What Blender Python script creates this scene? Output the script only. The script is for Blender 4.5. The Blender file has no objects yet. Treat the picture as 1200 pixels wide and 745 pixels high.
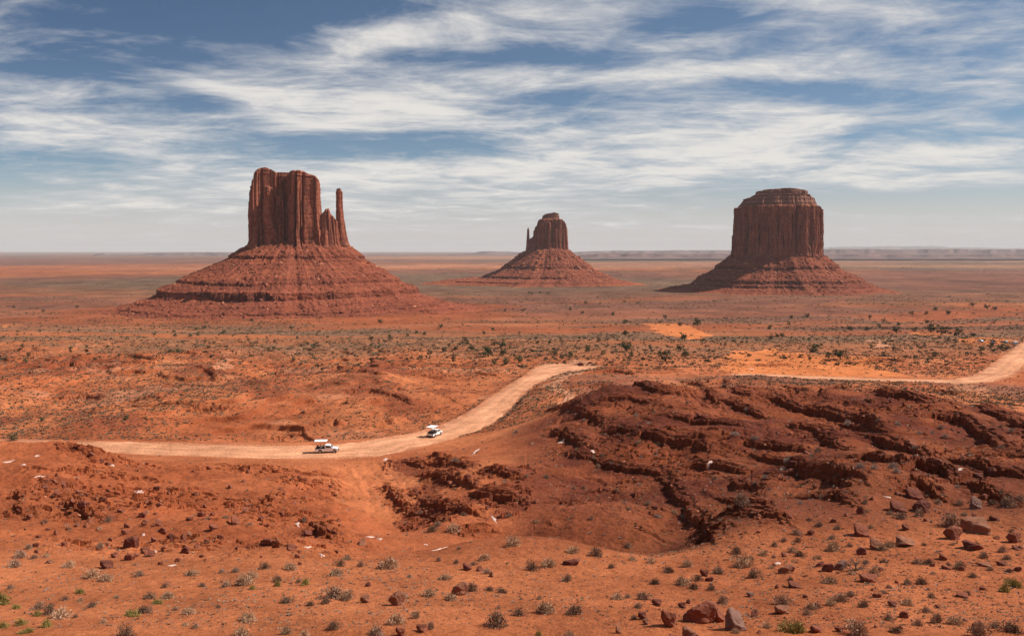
import bpy, bmesh, math, random
import numpy as np
from mathutils import Vector, Matrix

S = bpy.context.scene
COL = S.collection
R = math.radians
random.seed(7)
RNG = np.random.default_rng(11)

# ---------------------------------------------------------------- camera, sky, sun, exposure
FPX, CXP, CYP, HORV = 960.0, 600.0, 372.5, 293.0
PITCH = math.atan((CYP - HORV) / FPX)
SP, CP = math.sin(PITCH), math.cos(PITCH)
cam = bpy.data.cameras.new('camera')
cam.sensor_width = 36.0
cam.lens = 36.0 * FPX / 1200.0
cam.clip_start = 0.5
cam.clip_end = 200000.0
cam_o = bpy.data.objects.new('camera', cam)
COL.objects.link(cam_o)
cam_o.rotation_euler = (math.pi / 2 - PITCH, 0, 0)
S.camera = cam_o

SUN_AZ, SUN_EL = 3.0, 45.0            # azimuth measured from the right-hand axis towards the distance
SKY_STRENGTH, SUN_STRENGTH = 0.058, 5.0
sun_dir = Vector((math.cos(R(SUN_EL)) * math.cos(R(SUN_AZ)), math.cos(R(SUN_EL)) * math.sin(R(SUN_AZ)), math.sin(R(SUN_EL))))
sl = bpy.data.lights.new('sun', 'SUN')
sl.energy = SUN_STRENGTH
sl.angle = R(0.5)
sl.color = (1.0, 0.95, 0.87)
sun_o = bpy.data.objects.new('sun', sl)
COL.objects.link(sun_o)
sun_o.rotation_euler = sun_dir.to_track_quat('Z', 'Y').to_euler()

S.render.engine = 'CYCLES'
S.view_settings.view_transform = 'Standard'
S.view_settings.look = 'None'
S.view_settings.exposure = 0.32
S.view_settings.gamma = 1.0
S.view_settings.use_curve_mapping = False
try:
    S.cycles.use_denoising = True
    S.cycles.denoiser = 'OPENIMAGEDENOISE'
except Exception:
    pass
S.cycles.max_bounces = 5
S.cycles.diffuse_bounces = 3
S.cycles.volume_bounces = 0
S.cycles.caustics_reflective = False
S.cycles.caustics_refractive = False

# ---------------------------------------------------------------- node helpers
class Net:
    def __init__(self, tree):
        self.t = tree; tree.nodes.clear()
    def n(self, typ, ins=None, **kw):
        nd = self.t.nodes.new(typ)
        for k, v in kw.items():
            setattr(nd, k, v)
        for k, v in (ins or {}).items():
            sock = nd.inputs[k]
            if isinstance(v, bpy.types.NodeSocket):
                self.t.links.new(v, sock)
            else:
                sock.default_value = v
        return nd
    def m(self, op, a, b=0.0, c=0.0, clamp=False):
        return self.n('ShaderNodeMath', {0: a, 1: b, 2: c}, operation=op, use_clamp=clamp).outputs[0]
    def mix(self, f, a, b, mode='MIX'):
        nd = self.t.nodes.new('ShaderNodeMix')
        nd.data_type = 'RGBA'; nd.blend_type = mode
        for k, v in ((0, f), (6, a), (7, b)):
            if isinstance(v, bpy.types.NodeSocket):
                self.t.links.new(v, nd.inputs[k])
            else:
                nd.inputs[k].default_value = v if k == 0 else (tuple(v) + (1.0,))[:4]
        return nd.outputs[2]
    def noise(self, vec, scale, detail=4.0, rough=0.55, dist=0.0):
        nd = self.n('ShaderNodeTexNoise', {'Scale': scale, 'Detail': detail, 'Roughness': rough, 'Distortion': dist})
        if vec is not None:
            self.t.links.new(vec, nd.inputs['Vector'])
        return nd.outputs[0]
    def ramp(self, f, lo, hi):
        nd = self.n('ShaderNodeMapRange', {0: f, 1: lo, 2: hi, 3: 0.0, 4: 1.0}, interpolation_type='SMOOTHSTEP')
        return nd.outputs[0]
    def mapping(self, vec, scale=(1, 1, 1), rot=(0, 0, 0), loc=(0, 0, 0)):
        return self.n('ShaderNodeMapping', {0: vec, 1: loc, 2: rot, 3: scale}).outputs[0]

# ---------------------------------------------------------------- world: Nishita sky with thin streaked clouds on a high plane
world = bpy.data.worlds.new('World')
S.world = world
world.use_nodes = True
W = Net(world.node_tree)
sky = W.n('ShaderNodeTexSky', sky_type='NISHITA')
sky.sun_disc = False
sky.sun_elevation = R(SUN_EL)
sky.sun_rotation = R(90.0 - SUN_AZ)
sky.altitude = 1700.0
sky.air_density = 1.0
sky.dust_density = 0.6
sky.ozone_density = 2.0
tc = W.n('ShaderNodeTexCoord')
sep = W.n('ShaderNodeSeparateXYZ', {0: tc.outputs['Generated']})
dx, dy, dz = sep.outputs
dzp = W.m('ADD', W.m('MAXIMUM', dz, 0.0), 0.095)
px = W.m('DIVIDE', dx, dzp)
py = W.m('DIVIDE', dy, dzp)
pv = W.n('ShaderNodeCombineXYZ', {0: px, 1: py, 2: 0.0}).outputs[0]
wob = W.n('ShaderNodeTexNoise', {'Vector': pv, 'Scale': 0.7, 'Detail': 3.0, 'Roughness': 0.5}).outputs[1]
wv = W.n('ShaderNodeVectorMath', {0: wob, 1: (0.5, 0.5, 0.5)}, operation='SUBTRACT').outputs[0]
wv = W.n('ShaderNodeVectorMath', {0: wv, 3: 0.55}, operation='SCALE').outputs[0]
pw = W.n('ShaderNodeVectorMath', {0: pv, 1: wv}, operation='ADD').outputs[0]
n1 = W.noise(W.mapping(pw, (1.0, 1.25, 1), (0, 0, R(-14)), (3.1, 0.4, 0)), 1.0, 11.0, 0.66, 0.25)
n2 = W.noise(W.mapping(pw, (2.4, 3.2, 1), (0, 0, R(14)), (7.7, 2.0, 0)), 1.0, 9.0, 0.62, 0.5)
n3 = W.noise(W.mapping(pw, (4.5, 12.0, 1), (0, 0, R(-30)), (1.7, 5.0, 0)), 1.0, 8.0, 0.66, 0.9)
tex = W.m('ADD', W.m('ADD', W.m('MULTIPLY', n1, 0.52), W.m('MULTIPLY', n2, 0.36)), W.m('MULTIPLY', n3, 0.12))
# cover: where in the sky (azimuth / elevation, i.e. true directions) the cloud bands and the blue gaps stand
dyp = W.m('MAXIMUM', dy, 0.02)
az = W.m('DIVIDE', dx, dyp)
el = W.m('DIVIDE', dz, dyp)
BLOBS = [  # u, v, half widths, weight, tilt
    (40, 45, 110, 34, .10, 0), (120, 160, 140, 20, .19, 0), (20, 118, 60, 22, .10, .2), (290, 115, 75, 18, .15, .35), (370, 140, 120, 20, .20, -.05),
    (480, 140, 60, 18, .15, 0), (560, 128, 60, 18, .14, .1), (640, 28, 95, 24, .20, -.1), (460, 48, 90, 18, .17, -.25), (590, 95, 120, 14, .15, 0), (720, 55, 70, 16, .08, .3),
    (215, 188, 80, 8, .13, 0), (520, 200, 210, 16, .22, 0), (800, 178, 230, 24, .19, 0), (930, 140, 130, 15, .17, .05), (1100, 88, 150, 24, .17, .05), (1020, 15, 200, 22, .16, .1),
    (780, 105, 110, 24, .14, 0), (1130, 198, 160, 24, .18, 0), (850, 245, 260, 10, .06, 0), (200, 240, 280, 28, .10, 0), (560, 235, 260, 20, .10, 0),
    (950, 85, 90, 16, .07, .1), (880, 195, 200, 16, .08, 0),
    (300, 12, 170, 26, -.18, 0), (110, 82, 130, 15, -.17, 0), (210, 40, 90, 18, -.06, 0), (560, 72, 160, 10, -.16, 0), (420, 172, 190, 13, -.22, 0), (90, 190, 90, 8, -.16, 0),
    (950, 112, 130, 10, -.17, .05), (1060, 160, 100, 8, -.14, 0), (700, 80, 60, 8, -.06, 0), (240, 125, 55, 10, -.10, .2), (650, 118, 60, 9, -.12, 0), (830, 25, 60, 16, -.08, 0),
    (740, 196, 80, 7, -.10, 0), (1080, 236, 200, 12, -.24, 0), (820, 238, 120, 9, -.10, 0), (460, 225, 90, 7, -.05, 0), (90, 255, 90, 6, -.05, 0), (870, 45, 50, 18, -.06, .4)]
cover = None
for (bu, bv, su, sv, wt, tl) in BLOBS:
    b0 = (bu - 600) / FPX / (CP); e0 = (HORV - bv) / FPX
    da = W.m('SUBTRACT', az, b0); de = W.m('SUBTRACT', el, e0)
    de = W.m('MULTIPLY_ADD', da, tl, de)
    qa = W.m('DIVIDE', da, su / FPX); qe = W.m('DIVIDE', de, sv / FPX)
    q = W.m('MULTIPLY_ADD', qa, qa, W.m('MULTIPLY', qe, qe))
    g = W.m('MULTIPLY', W.m('EXPONENT', W.m('MULTIPLY', q, -0.7)), wt)
    cover = g if cover is None else W.m('ADD', cover, g)
dens = W.m('ADD', W.m('MULTIPLY_ADD', tex, 1.45, -0.225), W.m('MULTIPLY', cover, 0.90))
alpha = W.ramp(dens, 0.435, 0.76)
alpha = W.m('POWER', alpha, 0.8)
thick = W.ramp(dens, 0.55, 0.80)
cloud_col = W.mix(thick, (8.6, 8.6, 8.8), (11.6, 11.1, 10.4))
sky_c = W.mix(1.0, sky.outputs[0], (0.98, 1.02, 1.02), 'MULTIPLY')
# the sky is deepest away from the sun, high on the left
deep = W.m('MULTIPLY', W.ramp(az, 0.25, -0.65), W.ramp(el, 0.04, 0.26))
sky_c = W.mix(deep, sky_c, W.mix(1.0, sky_c, (0.66, 0.72, 0.80), 'MULTIPLY'))
# airborne dust near the horizon
low = W.ramp(el, 0.12, 0.0)
low = W.m('MULTIPLY', low, 0.90)
sky_c = W.mix(low, sky_c, (8.8, 8.05, 7.8))
fade = W.m('MULTIPLY', alpha, W.ramp(el, -0.02, 0.03))
allsky = W.mix(W.m('MULTIPLY', fade, 0.92), sky_c, cloud_col)
bg = W.n('ShaderNodeBackground', {0: allsky, 1: SKY_STRENGTH})
W.n('ShaderNodeOutputWorld', {0: bg.outputs[0]})

# ---------------------------------------------------------------- materials
def mat(name, rgb, rough=0.9, spec=0.15, metal=0.0, var=0.12, scale=6.0):
    m = bpy.data.materials.new(name); m.use_nodes = True
    T = Net(m.node_tree)
    t = T.n('ShaderNodeTexCoord').outputs['Object']
    f = T.noise(t, scale, 4.0)
    c = T.mix(f, tuple(x * (1 - var) for x in rgb), tuple(min(1, x * (1 + var)) for x in rgb))
    b = T.n('ShaderNodeBsdfPrincipled', {'Base Color': c, 'Roughness': rough, 'Metallic': metal, 'Specular IOR Level': spec})
    T.n('ShaderNodeOutputMaterial', {0: b.outputs[0]})
    return m

def ground_mat():
    m = bpy.data.materials.new('ground'); m.use_nodes = True
    T = Net(m.node_tree)
    t = T.n('ShaderNodeTexCoord').outputs['Object']
    a = T.n('ShaderNodeAttribute', attribute_name='alb').outputs[0]
    f1 = T.noise(t, 1.6, 9.0, 0.72)
    f2 = T.noise(t, 0.11, 6.0, 0.6)
    f3 = T.noise(t, 0.017, 5.0, 0.6)
    k = T.m('ADD', T.m('MULTIPLY', f1, 0.75), T.m('ADD', T.m('MULTIPLY', f2, 0.75), T.m('MULTIPLY', f3, 0.45)))
    k = T.m('ADD', T.m('MULTIPLY', T.m('SUBTRACT', k, 0.975), 1.7), 1.0)
    kc = T.n('ShaderNodeCombineColor', {0: k, 1: T.m('POWER', k, 1.15), 2: T.m('POWER', k, 1.25)}).outputs[0]
    c = T.mix(1.0, a, kc, 'MULTIPLY')
    bh = T.m('ADD', T.m('MULTIPLY', T.noise(t, 1.3, 8.0, 0.7), 0.55), T.m('MULTIPLY', T.noise(t, 5.0, 4.0, 0.7), 0.12))
    bp = T.n('ShaderNodeBump', {'Strength': 1.0, 'Distance': 0.8, 'Height': bh}).outputs[0]
    b = T.n('ShaderNodeBsdfPrincipled', {'Base Color': c, 'Roughness': 0.95, 'Specular IOR Level': 0.08, 'Normal': bp})
    T.n('ShaderNodeOutputMaterial', {0: b.outputs[0]})
    return m

def rock_mat(name, c_lo, c_hi, streak=(0.03, 0.25), band=0.15, scale=1.0, bump=1.2, bdist=1.0, varnish=0.5, vcol=(0.10, 0.045, 0.035), strat=0.35, beds=0.0):
    """sandstone: vertical desert varnish, horizontal beds, speckle"""
    m = bpy.data.materials.new(name); m.use_nodes = True
    T = Net(m.node_tree)
    t = T.n('ShaderNodeTexCoord').outputs['Object']
    v = T.noise(T.mapping(t, (streak[1], streak[1], streak[0])), 1.0, 6.0, 0.6)
    v2 = T.noise(T.mapping(t, (streak[1] * 3.3, streak[1] * 3.3, streak[0] * 1.2), loc=(9, 3, 1)), 1.0, 5.0, 0.6)
    h = T.noise(T.mapping(t, (0.006, 0.006, band)), 1.0, 6.0, 0.65)
    s = T.noise(t, 0.22 * scale, 7.0, 0.65)
    k = T.m('ADD', T.m('MULTIPLY', s, 1.0 - strat), T.m('MULTIPLY', h, strat))
    c = T.mix(T.ramp(k, 0.36, 0.64), c_lo, c_hi)
    vv = T.m('MULTIPLY', T.ramp(T.m('ADD', T.m('MULTIPLY', v, 0.6), T.m('MULTIPLY', v2, 0.4)), 0.44, 0.62), varnish)
    c = T.mix(vv, c, vcol)
    if beds:
        sepc = T.n('ShaderNodeSeparateColor', {0: T.n('ShaderNodeAttribute', attribute_name='alb').outputs[0]}).outputs
        c = T.mix(T.m('MULTIPLY', sepc[0], beds), c, (.075, .025, .018))
        c = T.mix(T.m('MULTIPLY', sepc[1], T.ramp(s, .25, .6)), c, (.34, .098, .042))
    bh = T.m('ADD', T.m('MULTIPLY', T.noise(t, 0.5 * scale, 8.0, 0.7), 0.6), T.m('ADD', T.m('MULTIPLY', v2, 0.6), T.m('MULTIPLY', h, 0.5)))
    bp = T.n('ShaderNodeBump', {'Strength': 0.8, 'Distance': bdist * bump, 'Height': bh}).outputs[0]
    b = T.n('ShaderNodeBsdfPrincipled', {'Base Color': c, 'Roughness': 0.92, 'Specular IOR Level': 0.1, 'Normal': bp})
    T.n('ShaderNodeOutputMaterial', {0: b.outputs[0]})
    return m

def attr_mat(name, k=1.0, rough=0.85):
    m = bpy.data.materials.new(name); m.use_nodes = True
    T = Net(m.node_tree)
    a = T.n('ShaderNodeAttribute', attribute_name='alb').outputs[0]
    t = T.n('ShaderNodeTexCoord').outputs['Object']
    f = T.noise(t, 3.0, 3.0)
    o = T.n('ShaderNodeObjectInfo').outputs['Random']
    g = T.m('MULTIPLY', T.m('ADD', T.m('MULTIPLY', f, 0.5), T.m('MULTIPLY', o, 0.4)), k)
    g = T.m('ADD', g, 0.55)
    gc = T.n('ShaderNodeCombineColor', {0: g, 1: g, 2: g}).outputs[0]
    c = T.mix(1.0, a, gc, 'MULTIPLY')
    b = T.n('ShaderNodeBsdfPrincipled', {'Base Color': c, 'Roughness': rough, 'Specular IOR Level': 0.1})
    T.n('ShaderNodeOutputMaterial', {0: b.outputs[0]})
    return m

# ---------------------------------------------------------------- numpy noise
_TAB = np.random.default_rng(5).random(65536).astype(np.float32)

def h2(ix, iy, seed=0):
    """random value of an integer cell"""
    a = (np.asarray(ix).astype(np.int32) + (seed * 7919 & 0xffff)); b = (np.asarray(iy).astype(np.int32) + (seed * 104729 & 0xffff))
    return _TAB[((a & 255) << 8) | (b + (a >> 8) * 37 & 255)]

def vn(x, y, seed=0):
    x = np.asarray(x, np.float32); y = np.asarray(y, np.float32)
    x, y = np.broadcast_arrays(x, y)
    fx = np.floor(x); fy = np.floor(y)
    tx = x - fx; ty = y - fy
    tx = tx * tx * (3 - 2 * tx); ty = ty * ty * (3 - 2 * ty)
    ix = fx.astype(np.int32) + (seed * 7919 & 0xffff); iy = fy.astype(np.int32) + (seed * 104729 & 0xffff)
    i0 = (ix & 255) << 8; i1 = (ix + 1 & 255) << 8; j0 = iy & 255; j1 = iy + 1 & 255
    a = _TAB[i0 | j0]; b = _TAB[i1 | j0]; c = _TAB[i0 | j1]; d = _TAB[i1 | j1]
    a = a + (b - a) * tx; c = c + (d - c) * tx
    return a + (c - a) * ty

def fbm(x, y, octv=4, seed=0, gain=0.5, lac=2.03):
    """mean about 0, range about -1..1"""
    s = 0.0; amp = 1.0; tot = 0.0
    x = np.asarray(x, np.float32); y = np.asarray(y, np.float32)
    for o in range(octv):
        s = s + amp * (vn(x, y, seed + o * 17) * 2 - 1)
        tot += amp; amp *= gain
        x, y = (x * 0.8 - y * 0.6) * lac + 13.7, (x * 0.6 + y * 0.8) * lac + 5.3
    return s / tot * 1.6

def ridge(x, y, octv=3, seed=0):
    s = 0.0; amp = 1.0; tot = 0
    for o in range(octv):
        s = s + amp * (1 - np.abs(vn(x, y, seed + o * 31) * 2 - 1))
        tot += amp; amp *= 0.5; x = x * 2.1 + 3.3; y = y * 2.1 + 7.7
    return s / tot

def sst(a, b, x):
    t = np.clip((x - a) / (b - a), 0, 1)
    return t * t * (3 - 2 * t)

def box(x, a, b, f):
    return sst(a - f, a + f, x) * (1 - sst(b - f, b + f, x))

# ---------------------------------------------------------------- mesh helpers
def link(o, parent=None):
    COL.objects.link(o)
    if parent is not None:
        o.parent = parent
    return o

def np_obj(name, co, faces, material, parent=None, alb=None, smooth=False):
    """faces: (M,4) or (M,3) int array; alb: (N,3)"""
    me = bpy.data.meshes.new(name)
    co = np.ascontiguousarray(co, np.float32); faces = np.ascontiguousarray(faces, np.int32)
    k = faces.shape[1]; M = faces.shape[0]
    me.vertices.add(len(co)); me.vertices.foreach_set('co', co.ravel())
    me.loops.add(M * k); me.loops.foreach_set('vertex_index', faces.ravel())
    me.polygons.add(M)
    me.polygons.foreach_set('loop_start', np.arange(0, M * k, k, dtype=np.int32))
    if smooth:
        me.polygons.foreach_set('use_smooth', np.ones(M, bool))
    me.update(calc_edges=True)
    if not smooth:
        me.polygons.foreach_set('use_smooth', np.zeros(M, bool))
    if alb is not None:
        at = me.color_attributes.new('alb', 'FLOAT_COLOR', 'POINT')
        rgba = np.ones((len(co), 4), np.float32); rgba[:, :3] = alb
        at.data.foreach_set('color', rgba.ravel())
    if material is not None:
        me.materials.append(material)
    o = bpy.data.objects.new(name, me)
    return link(o, parent)

def grid_faces(nr, nc, wrap=False):
    i = np.arange(nr - 1)[:, None]; j = np.arange(nc if wrap else nc - 1)[None, :]
    j2 = (j + 1) % nc
    return np.stack([i * nc + j, i * nc + j2, (i + 1) * nc + j2, (i + 1) * nc + j], -1).reshape(-1, 4)

class MB:
    """collects boxes, tubes and free faces into one mesh"""
    def __init__(self): self.v = []; self.f = []
    def add(self, vs, fs):
        n = len(self.v); self.v += [tuple(p) for p in vs]; self.f += [tuple(n + i for i in f) for f in fs]; return self
    def box(self, x0, x1, y0, y1, z0, z1, tx=0.0, ty=0.0):
        v = [(x0, y0, z0), (x1, y0, z0), (x1, y1, z0), (x0, y1, z0), (x0 + tx, y0 + ty, z1), (x1 - tx, y0 + ty, z1), (x1 - tx, y1 - ty, z1), (x0 + tx, y1 - ty, z1)]
        return self.add(v, [(3, 2, 1, 0), (4, 5, 6, 7), (0, 1, 5, 4), (1, 2, 6, 5), (2, 3, 7, 6), (3, 0, 4, 7)])
    def tube(self, p, q, r0, r1=None, n=6):
        r1 = r0 if r1 is None else r1
        p = Vector(p); q = Vector(q); d = (q - p).normalized()
        a = d.orthogonal().normalized(); b = d.cross(a)
        vs = []
        for c, r in ((p, r0), (q, r1)):
            for k in range(n):
                an = 2 * math.pi * k / n
                vs.append(c + a * math.cos(an) * r + b * math.sin(an) * r)
        fs = [(k, (k + 1) % n, n + (k + 1) % n, n + k) for k in range(n)] + [tuple(range(n))[::-1], tuple(range(n, 2 * n))]
        return self.add(vs, fs)
    def prism(self, prof, y0, y1):
        """profile in x,z extruded along y"""
        n = len(prof)
        vs = [(x, y0, z) for x, z in prof] + [(x, y1, z) for x, z in prof]
        fs = [(k, (k + 1) % n, n + (k + 1) % n, n + k) for k in range(n)] + [tuple(range(n))[::-1], tuple(range(n, 2 * n))]
        return self.add(vs, fs)
    def build(self, name, m, parent=None, bevel=0.0, smooth=False):
        me = bpy.data.meshes.new(name); me.from_pydata(self.v, [], self.f); me.materials.append(m)
        bm = bmesh.new(); bm.from_mesh(me); bmesh.ops.recalc_face_normals(bm, faces=bm.faces)
        if bevel:
            bmesh.ops.bevel(bm, geom=list(bm.edges), offset=bevel, segments=2, affect='EDGES', clamp_overlap=True)
        bm.to_mesh(me); bm.free()
        if smooth:
            me.polygons.foreach_set('use_smooth', [True] * len(me.polygons))
        return link(bpy.data.objects.new(name, me), parent)

def tag(o, label=None, cat=None, group=None, kind=None):
    if label: o['label'] = label
    if cat: o['category'] = cat
    if group: o['group'] = group
    if kind: o['kind'] = kind
    return o

def empty(name, loc, rz=0.0):
    o = bpy.data.objects.new(name, None); o.location = loc; o.rotation_euler = (0, 0, rz); o.empty_display_size = 0.3
    return link(o)

def copy_tree(o, parent=None):
    c = o.copy(); COL.objects.link(c); c.parent = parent
    for ch in list(o.children):
        copy_tree(ch, c)
    return c

def ray(u, v):
    """pixel of the photograph -> (X/Y, Z/Y)"""
    xc = (u - CXP) / FPX; yc = (CYP - v) / FPX
    Y = CP + SP * yc; Z = -SP + CP * yc
    return xc / Y, Z / Y

def proj(p):
    X, Y, Z = p
    d = Y * CP - Z * SP; up = Y * SP + Z * CP
    return CXP + FPX * X / d, CYP - FPX * up / d
# ---------------------------------------------------------------- terrain: height field
CTRL = [  # photo column, photo row, distance
    # nearest slope
    (-200, 745, 42), (0, 745, 42), (200, 745, 42), (400, 745, 42), (600, 745, 42), (800, 745, 42), (1000, 745, 42), (1200, 745, 42), (1400, 745, 42),
    (0, 900, 24), (300, 900, 24), (600, 900, 24), (900, 900, 24), (1200, 900, 24),
    (0, 700, 54), (300, 700, 54), (600, 700, 54), (900, 700, 54), (1200, 700, 55),
    (0, 660, 68), (150, 662, 68), (300, 660, 68), (450, 662, 68), (600, 662, 68), (750, 664, 67), (900, 660, 69), (1050, 650, 70), (1200, 645, 71),
    # left rim hill
    (-200, 600, 98), (0, 600, 98), (100, 605, 100), (200, 600, 103), (300, 605, 102),
    (-200, 545, 140), (-60, 545, 140), (30, 555, 132), (100, 560, 138), (200, 565, 142), (300, 570, 140),
    (-200, 517.5, 168), (-40, 518.5, 168), (40, 518.5, 168), (82, 517, 172), (100, 525, 176), (125, 534, 176), (200, 542, 178), (300, 545, 180), (370, 546, 182), (390, 575, 155), (400, 600, 128), (380, 635, 88),
    # junction and wash
    (430, 548, 182), (440, 572, 160), (455, 600, 138), (470, 622, 118), (440, 648, 84), (520, 645, 82),
    (500, 535, 190), (540, 530, 192), (520, 560, 152), (540, 590, 130), (520, 612, 112), (600, 600, 116), (610, 560, 140),
    # deep gully
    (580, 630, 88), (650, 632, 86), (700, 640, 80), (780, 650, 76), (830, 640, 78), (880, 622, 82),
    (650, 604, 110), (720, 604, 108), (720, 575, 126), (660, 575, 132), (650, 540, 158), (620, 520, 178), (590, 505, 215),
    (780, 548, 138), (720, 548, 142), (850, 568, 120), (870, 600, 100), (900, 580, 108), (840, 545, 132), (900, 545, 128), (960, 590, 98),
    # right hill of ledges
    (1000, 570, 102), (1100, 570, 101), (1200, 565, 100), (1400, 565, 100),
    (1000, 540, 120), (1100, 540, 119), (1200, 535, 118), (1000, 510, 145), (1100, 508, 146), (1190, 510, 142), (1300, 505, 142),
    (900, 512, 148), (800, 515, 152), (720, 515, 160), (660, 505, 178), (900, 485, 172), (800, 488, 172), (720, 482, 184), (660, 478, 205),
    (980, 488, 165), (1060, 490, 162), (960, 466, 190), (880, 460, 196), (790, 458, 196), (710, 450, 206), (1030, 472, 182), (1100, 484, 172), (1170, 500, 160), (1250, 505, 160),
    # hollow behind it, then the bench with the roads
    (650, 456, 280), (700, 442, 330), (800, 443, 330), (880, 446, 315), (960, 450, 315), (1050, 454, 310), (1130, 462, 300), (1180, 480, 255), (1250, 488, 250),
    (870, 439.5, 345), (960, 442.5, 345), (1050, 446, 342), (1130, 446.5, 346), (1165, 438, 378), (1185, 422, 440), (1197, 408, 520), (1250, 400, 570), (1150, 400.5, 565), (1050, 425, 430), (950, 420, 440), (950, 405, 540),
    (95, 524, 208), (200, 527, 205), (300, 530, 202), (380, 531, 200), (430, 526, 205), (470, 517, 214), (505, 510, 224), (560, 490, 258), (585, 470, 297), (610, 452, 345), (650, 432, 412), (690, 430, 418), (760, 432, 405), (-200, 520, 212), (0, 521, 212),
    (-200, 500, 245), (0, 500, 245), (150, 500, 245), (300, 502, 244), (420, 500, 246), (500, 490, 262),
    (-200, 478, 282), (0, 478, 282), (150, 478, 282), (300, 476, 286), (420, 476, 288), (520, 468, 305),
    (-200, 450, 350), (0, 450, 350), (150, 450, 350), (300, 450, 350), (420, 450, 350), (540, 444, 370),
    (-200, 420, 460), (0, 420, 460), (150, 420, 460), (300, 420, 460), (450, 420, 460), (560, 418, 470), (650, 412, 500), (750, 412, 500), (850, 410, 510), (1050, 405, 540),
    (-200, 400, 610), (100, 400, 610), (300, 400, 610), (500, 398, 630), (700, 394, 660), (850, 392, 670), (1000, 390, 680), (1150, 388, 690), (1400, 388, 690),
    (-200, 386, 830), (100, 386, 830), (300, 386, 830), (500, 384, 850), (700, 380, 900), (900, 379, 905), (1100, 378, 910), (1400, 378, 910),
    (-200, 374, 1080), (100, 374, 1080), (300, 374, 1080), (500, 372, 1110), (700, 370, 1140), (900, 369, 1150), (1100, 369, 1150), (1400, 369, 1150),
]
HID = [  # hidden places: photo column, distance, height
    (640, 98, -37.6), (720, 94, -36.6), (790, 92, -34.0), (585, 99, -37.6), (840, 92, -31.6),
    (710, 250, -48.0), (800, 250, -48.0), (900, 250, -47.5), (1000, 240, -46.0), (1090, 225, -44.5), (1170, 205, -42.0), (1300, 205, -42),
    (60, 190, -46.5), (-100, 190, -47.0), (0, 5, -4.6), (600, 5, -4.6), (1200, 5, -4.6), (-600, 5, -4.6), (1800, 5, -4.6), (0, 12, -8.8), (600, 12, -8.8), (1200, 12, -8.8),
    (-600, 42, -20), (-600, 100, -34), (-600, 168, -40), (-600, 212, -50), (-600, 350, -57), (-600, 610, -68), (-600, 1080, -91),
    (1800, 42, -20), (1800, 100, -29), (1800, 160, -36), (1800, 250, -50), (1800, 345, -56), (1800, 600, -66), (1800, 1100, -91),
]
pts = []
for u, v, Y in CTRL:
    a, s = ray(u, v); pts.append((a, math.log(Y), -s))
for u, Y, z in HID:
    a, s = ray(u, 400); pts.append((a, math.log(Y), -z / Y))
pts = np.array(pts)
AK = 1.7
def _phi(r2): return 0.5 * r2 * np.log(r2 + 1e-12)
_P = pts[:, :2] * [AK, 1.0]
_n = len(_P)
_K = _phi(((_P[:, None] - _P[None]) ** 2).sum(-1)) + np.eye(_n) * 1e-4
_A = np.zeros((_n + 3, _n + 3)); _A[:_n, :_n] = _K; _A[:_n, _n] = 1; _A[:_n, _n + 1:] = _P; _A[_n:, :_n] = _A[:_n, _n:].T
_w = np.linalg.solve(_A, np.concatenate([pts[:, 2], np.zeros(3)]))
def tps(a, L):
    q = np.stack([a * AK, L], -1)
    out = _w[_n] + q @ _w[_n + 1:]
    for i in range(_n):
        out = out + _w[i] * _phi(((q - _P[i]) ** 2).sum(-1))
    return out

# polar-perspective grid: columns of constant X/Y, rows of constant Y
GA = np.concatenate([np.linspace(-1.7, -0.70, 60, endpoint=False), np.linspace(-0.70, 0.70, 1000), np.linspace(0.70, 1.7, 61)[1:]])
def seg(a, b, s0, s1):
    out = [a]
    while out[-1] < b:
        f = (out[-1] - a) / (b - a); out.append(out[-1] + s0 + (s1 - s0) * f)
    return out[:-1]
GY = np.array(seg(4, 36, 1.0, .4) + seg(36, 80, .13, .15) + seg(80, 215, .15, .24) + seg(215, 480, .30, .75) + seg(480, 1000, .8, 2.5) + list(np.geomspace(1000, 50000, 320)))
NR, NC = len(GY), len(GA)
LY = np.log(GY)
# smooth base, solved on a coarse grid
ca = np.linspace(-1.7, 1.7, 260); cl = np.linspace(math.log(4), math.log(1150), 300)
CG = tps(ca[None, :] + 0 * cl[:, None], cl[:, None] + 0 * ca[None, :])
def lerp_grid(G, gy, gx, y, x):
    iy = np.clip(np.searchsorted(gy, y, side='right') - 1, 0, len(gy) - 2); ix = np.clip(np.searchsorted(gx, x, side='right') - 1, 0, len(gx) - 2)
    ty = np.clip((y - gy[iy]) / (gy[iy + 1] - gy[iy]), 0, 1); tx = np.clip((x - gx[ix]) / (gx[ix + 1] - gx[ix]), 0, 1)
    return (G[iy, ix] * (1 - tx) + G[iy, ix + 1] * tx) * (1 - ty) + (G[iy + 1, ix] * (1 - tx) + G[iy + 1, ix + 1] * tx) * ty
PROF_Y = [0, 900, 1000, 1150, 1400, 1700, 2150, 2800, 3900, 9000, 90000]
PROF_Z = [-82, -84, -89, -93, -97.5, -101.5, -105, -108, -110, -112, -113]
A2 = np.repeat(GA[None, :], NR, 0); Y2 = np.repeat(GY[:, None], NC, 1); X2 = A2 * Y2
Zn = -lerp_grid(CG, cl, ca, np.minimum(np.repeat(LY[:, None], NC, 1), cl[-1]), A2) * Y2
Zf = np.interp(GY, PROF_Y, PROF_Z)[:, None] + 0 * A2
kf = sst(820, 1080, Y2)
ZB = Zn * (1 - kf) + Zf * kf

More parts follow.
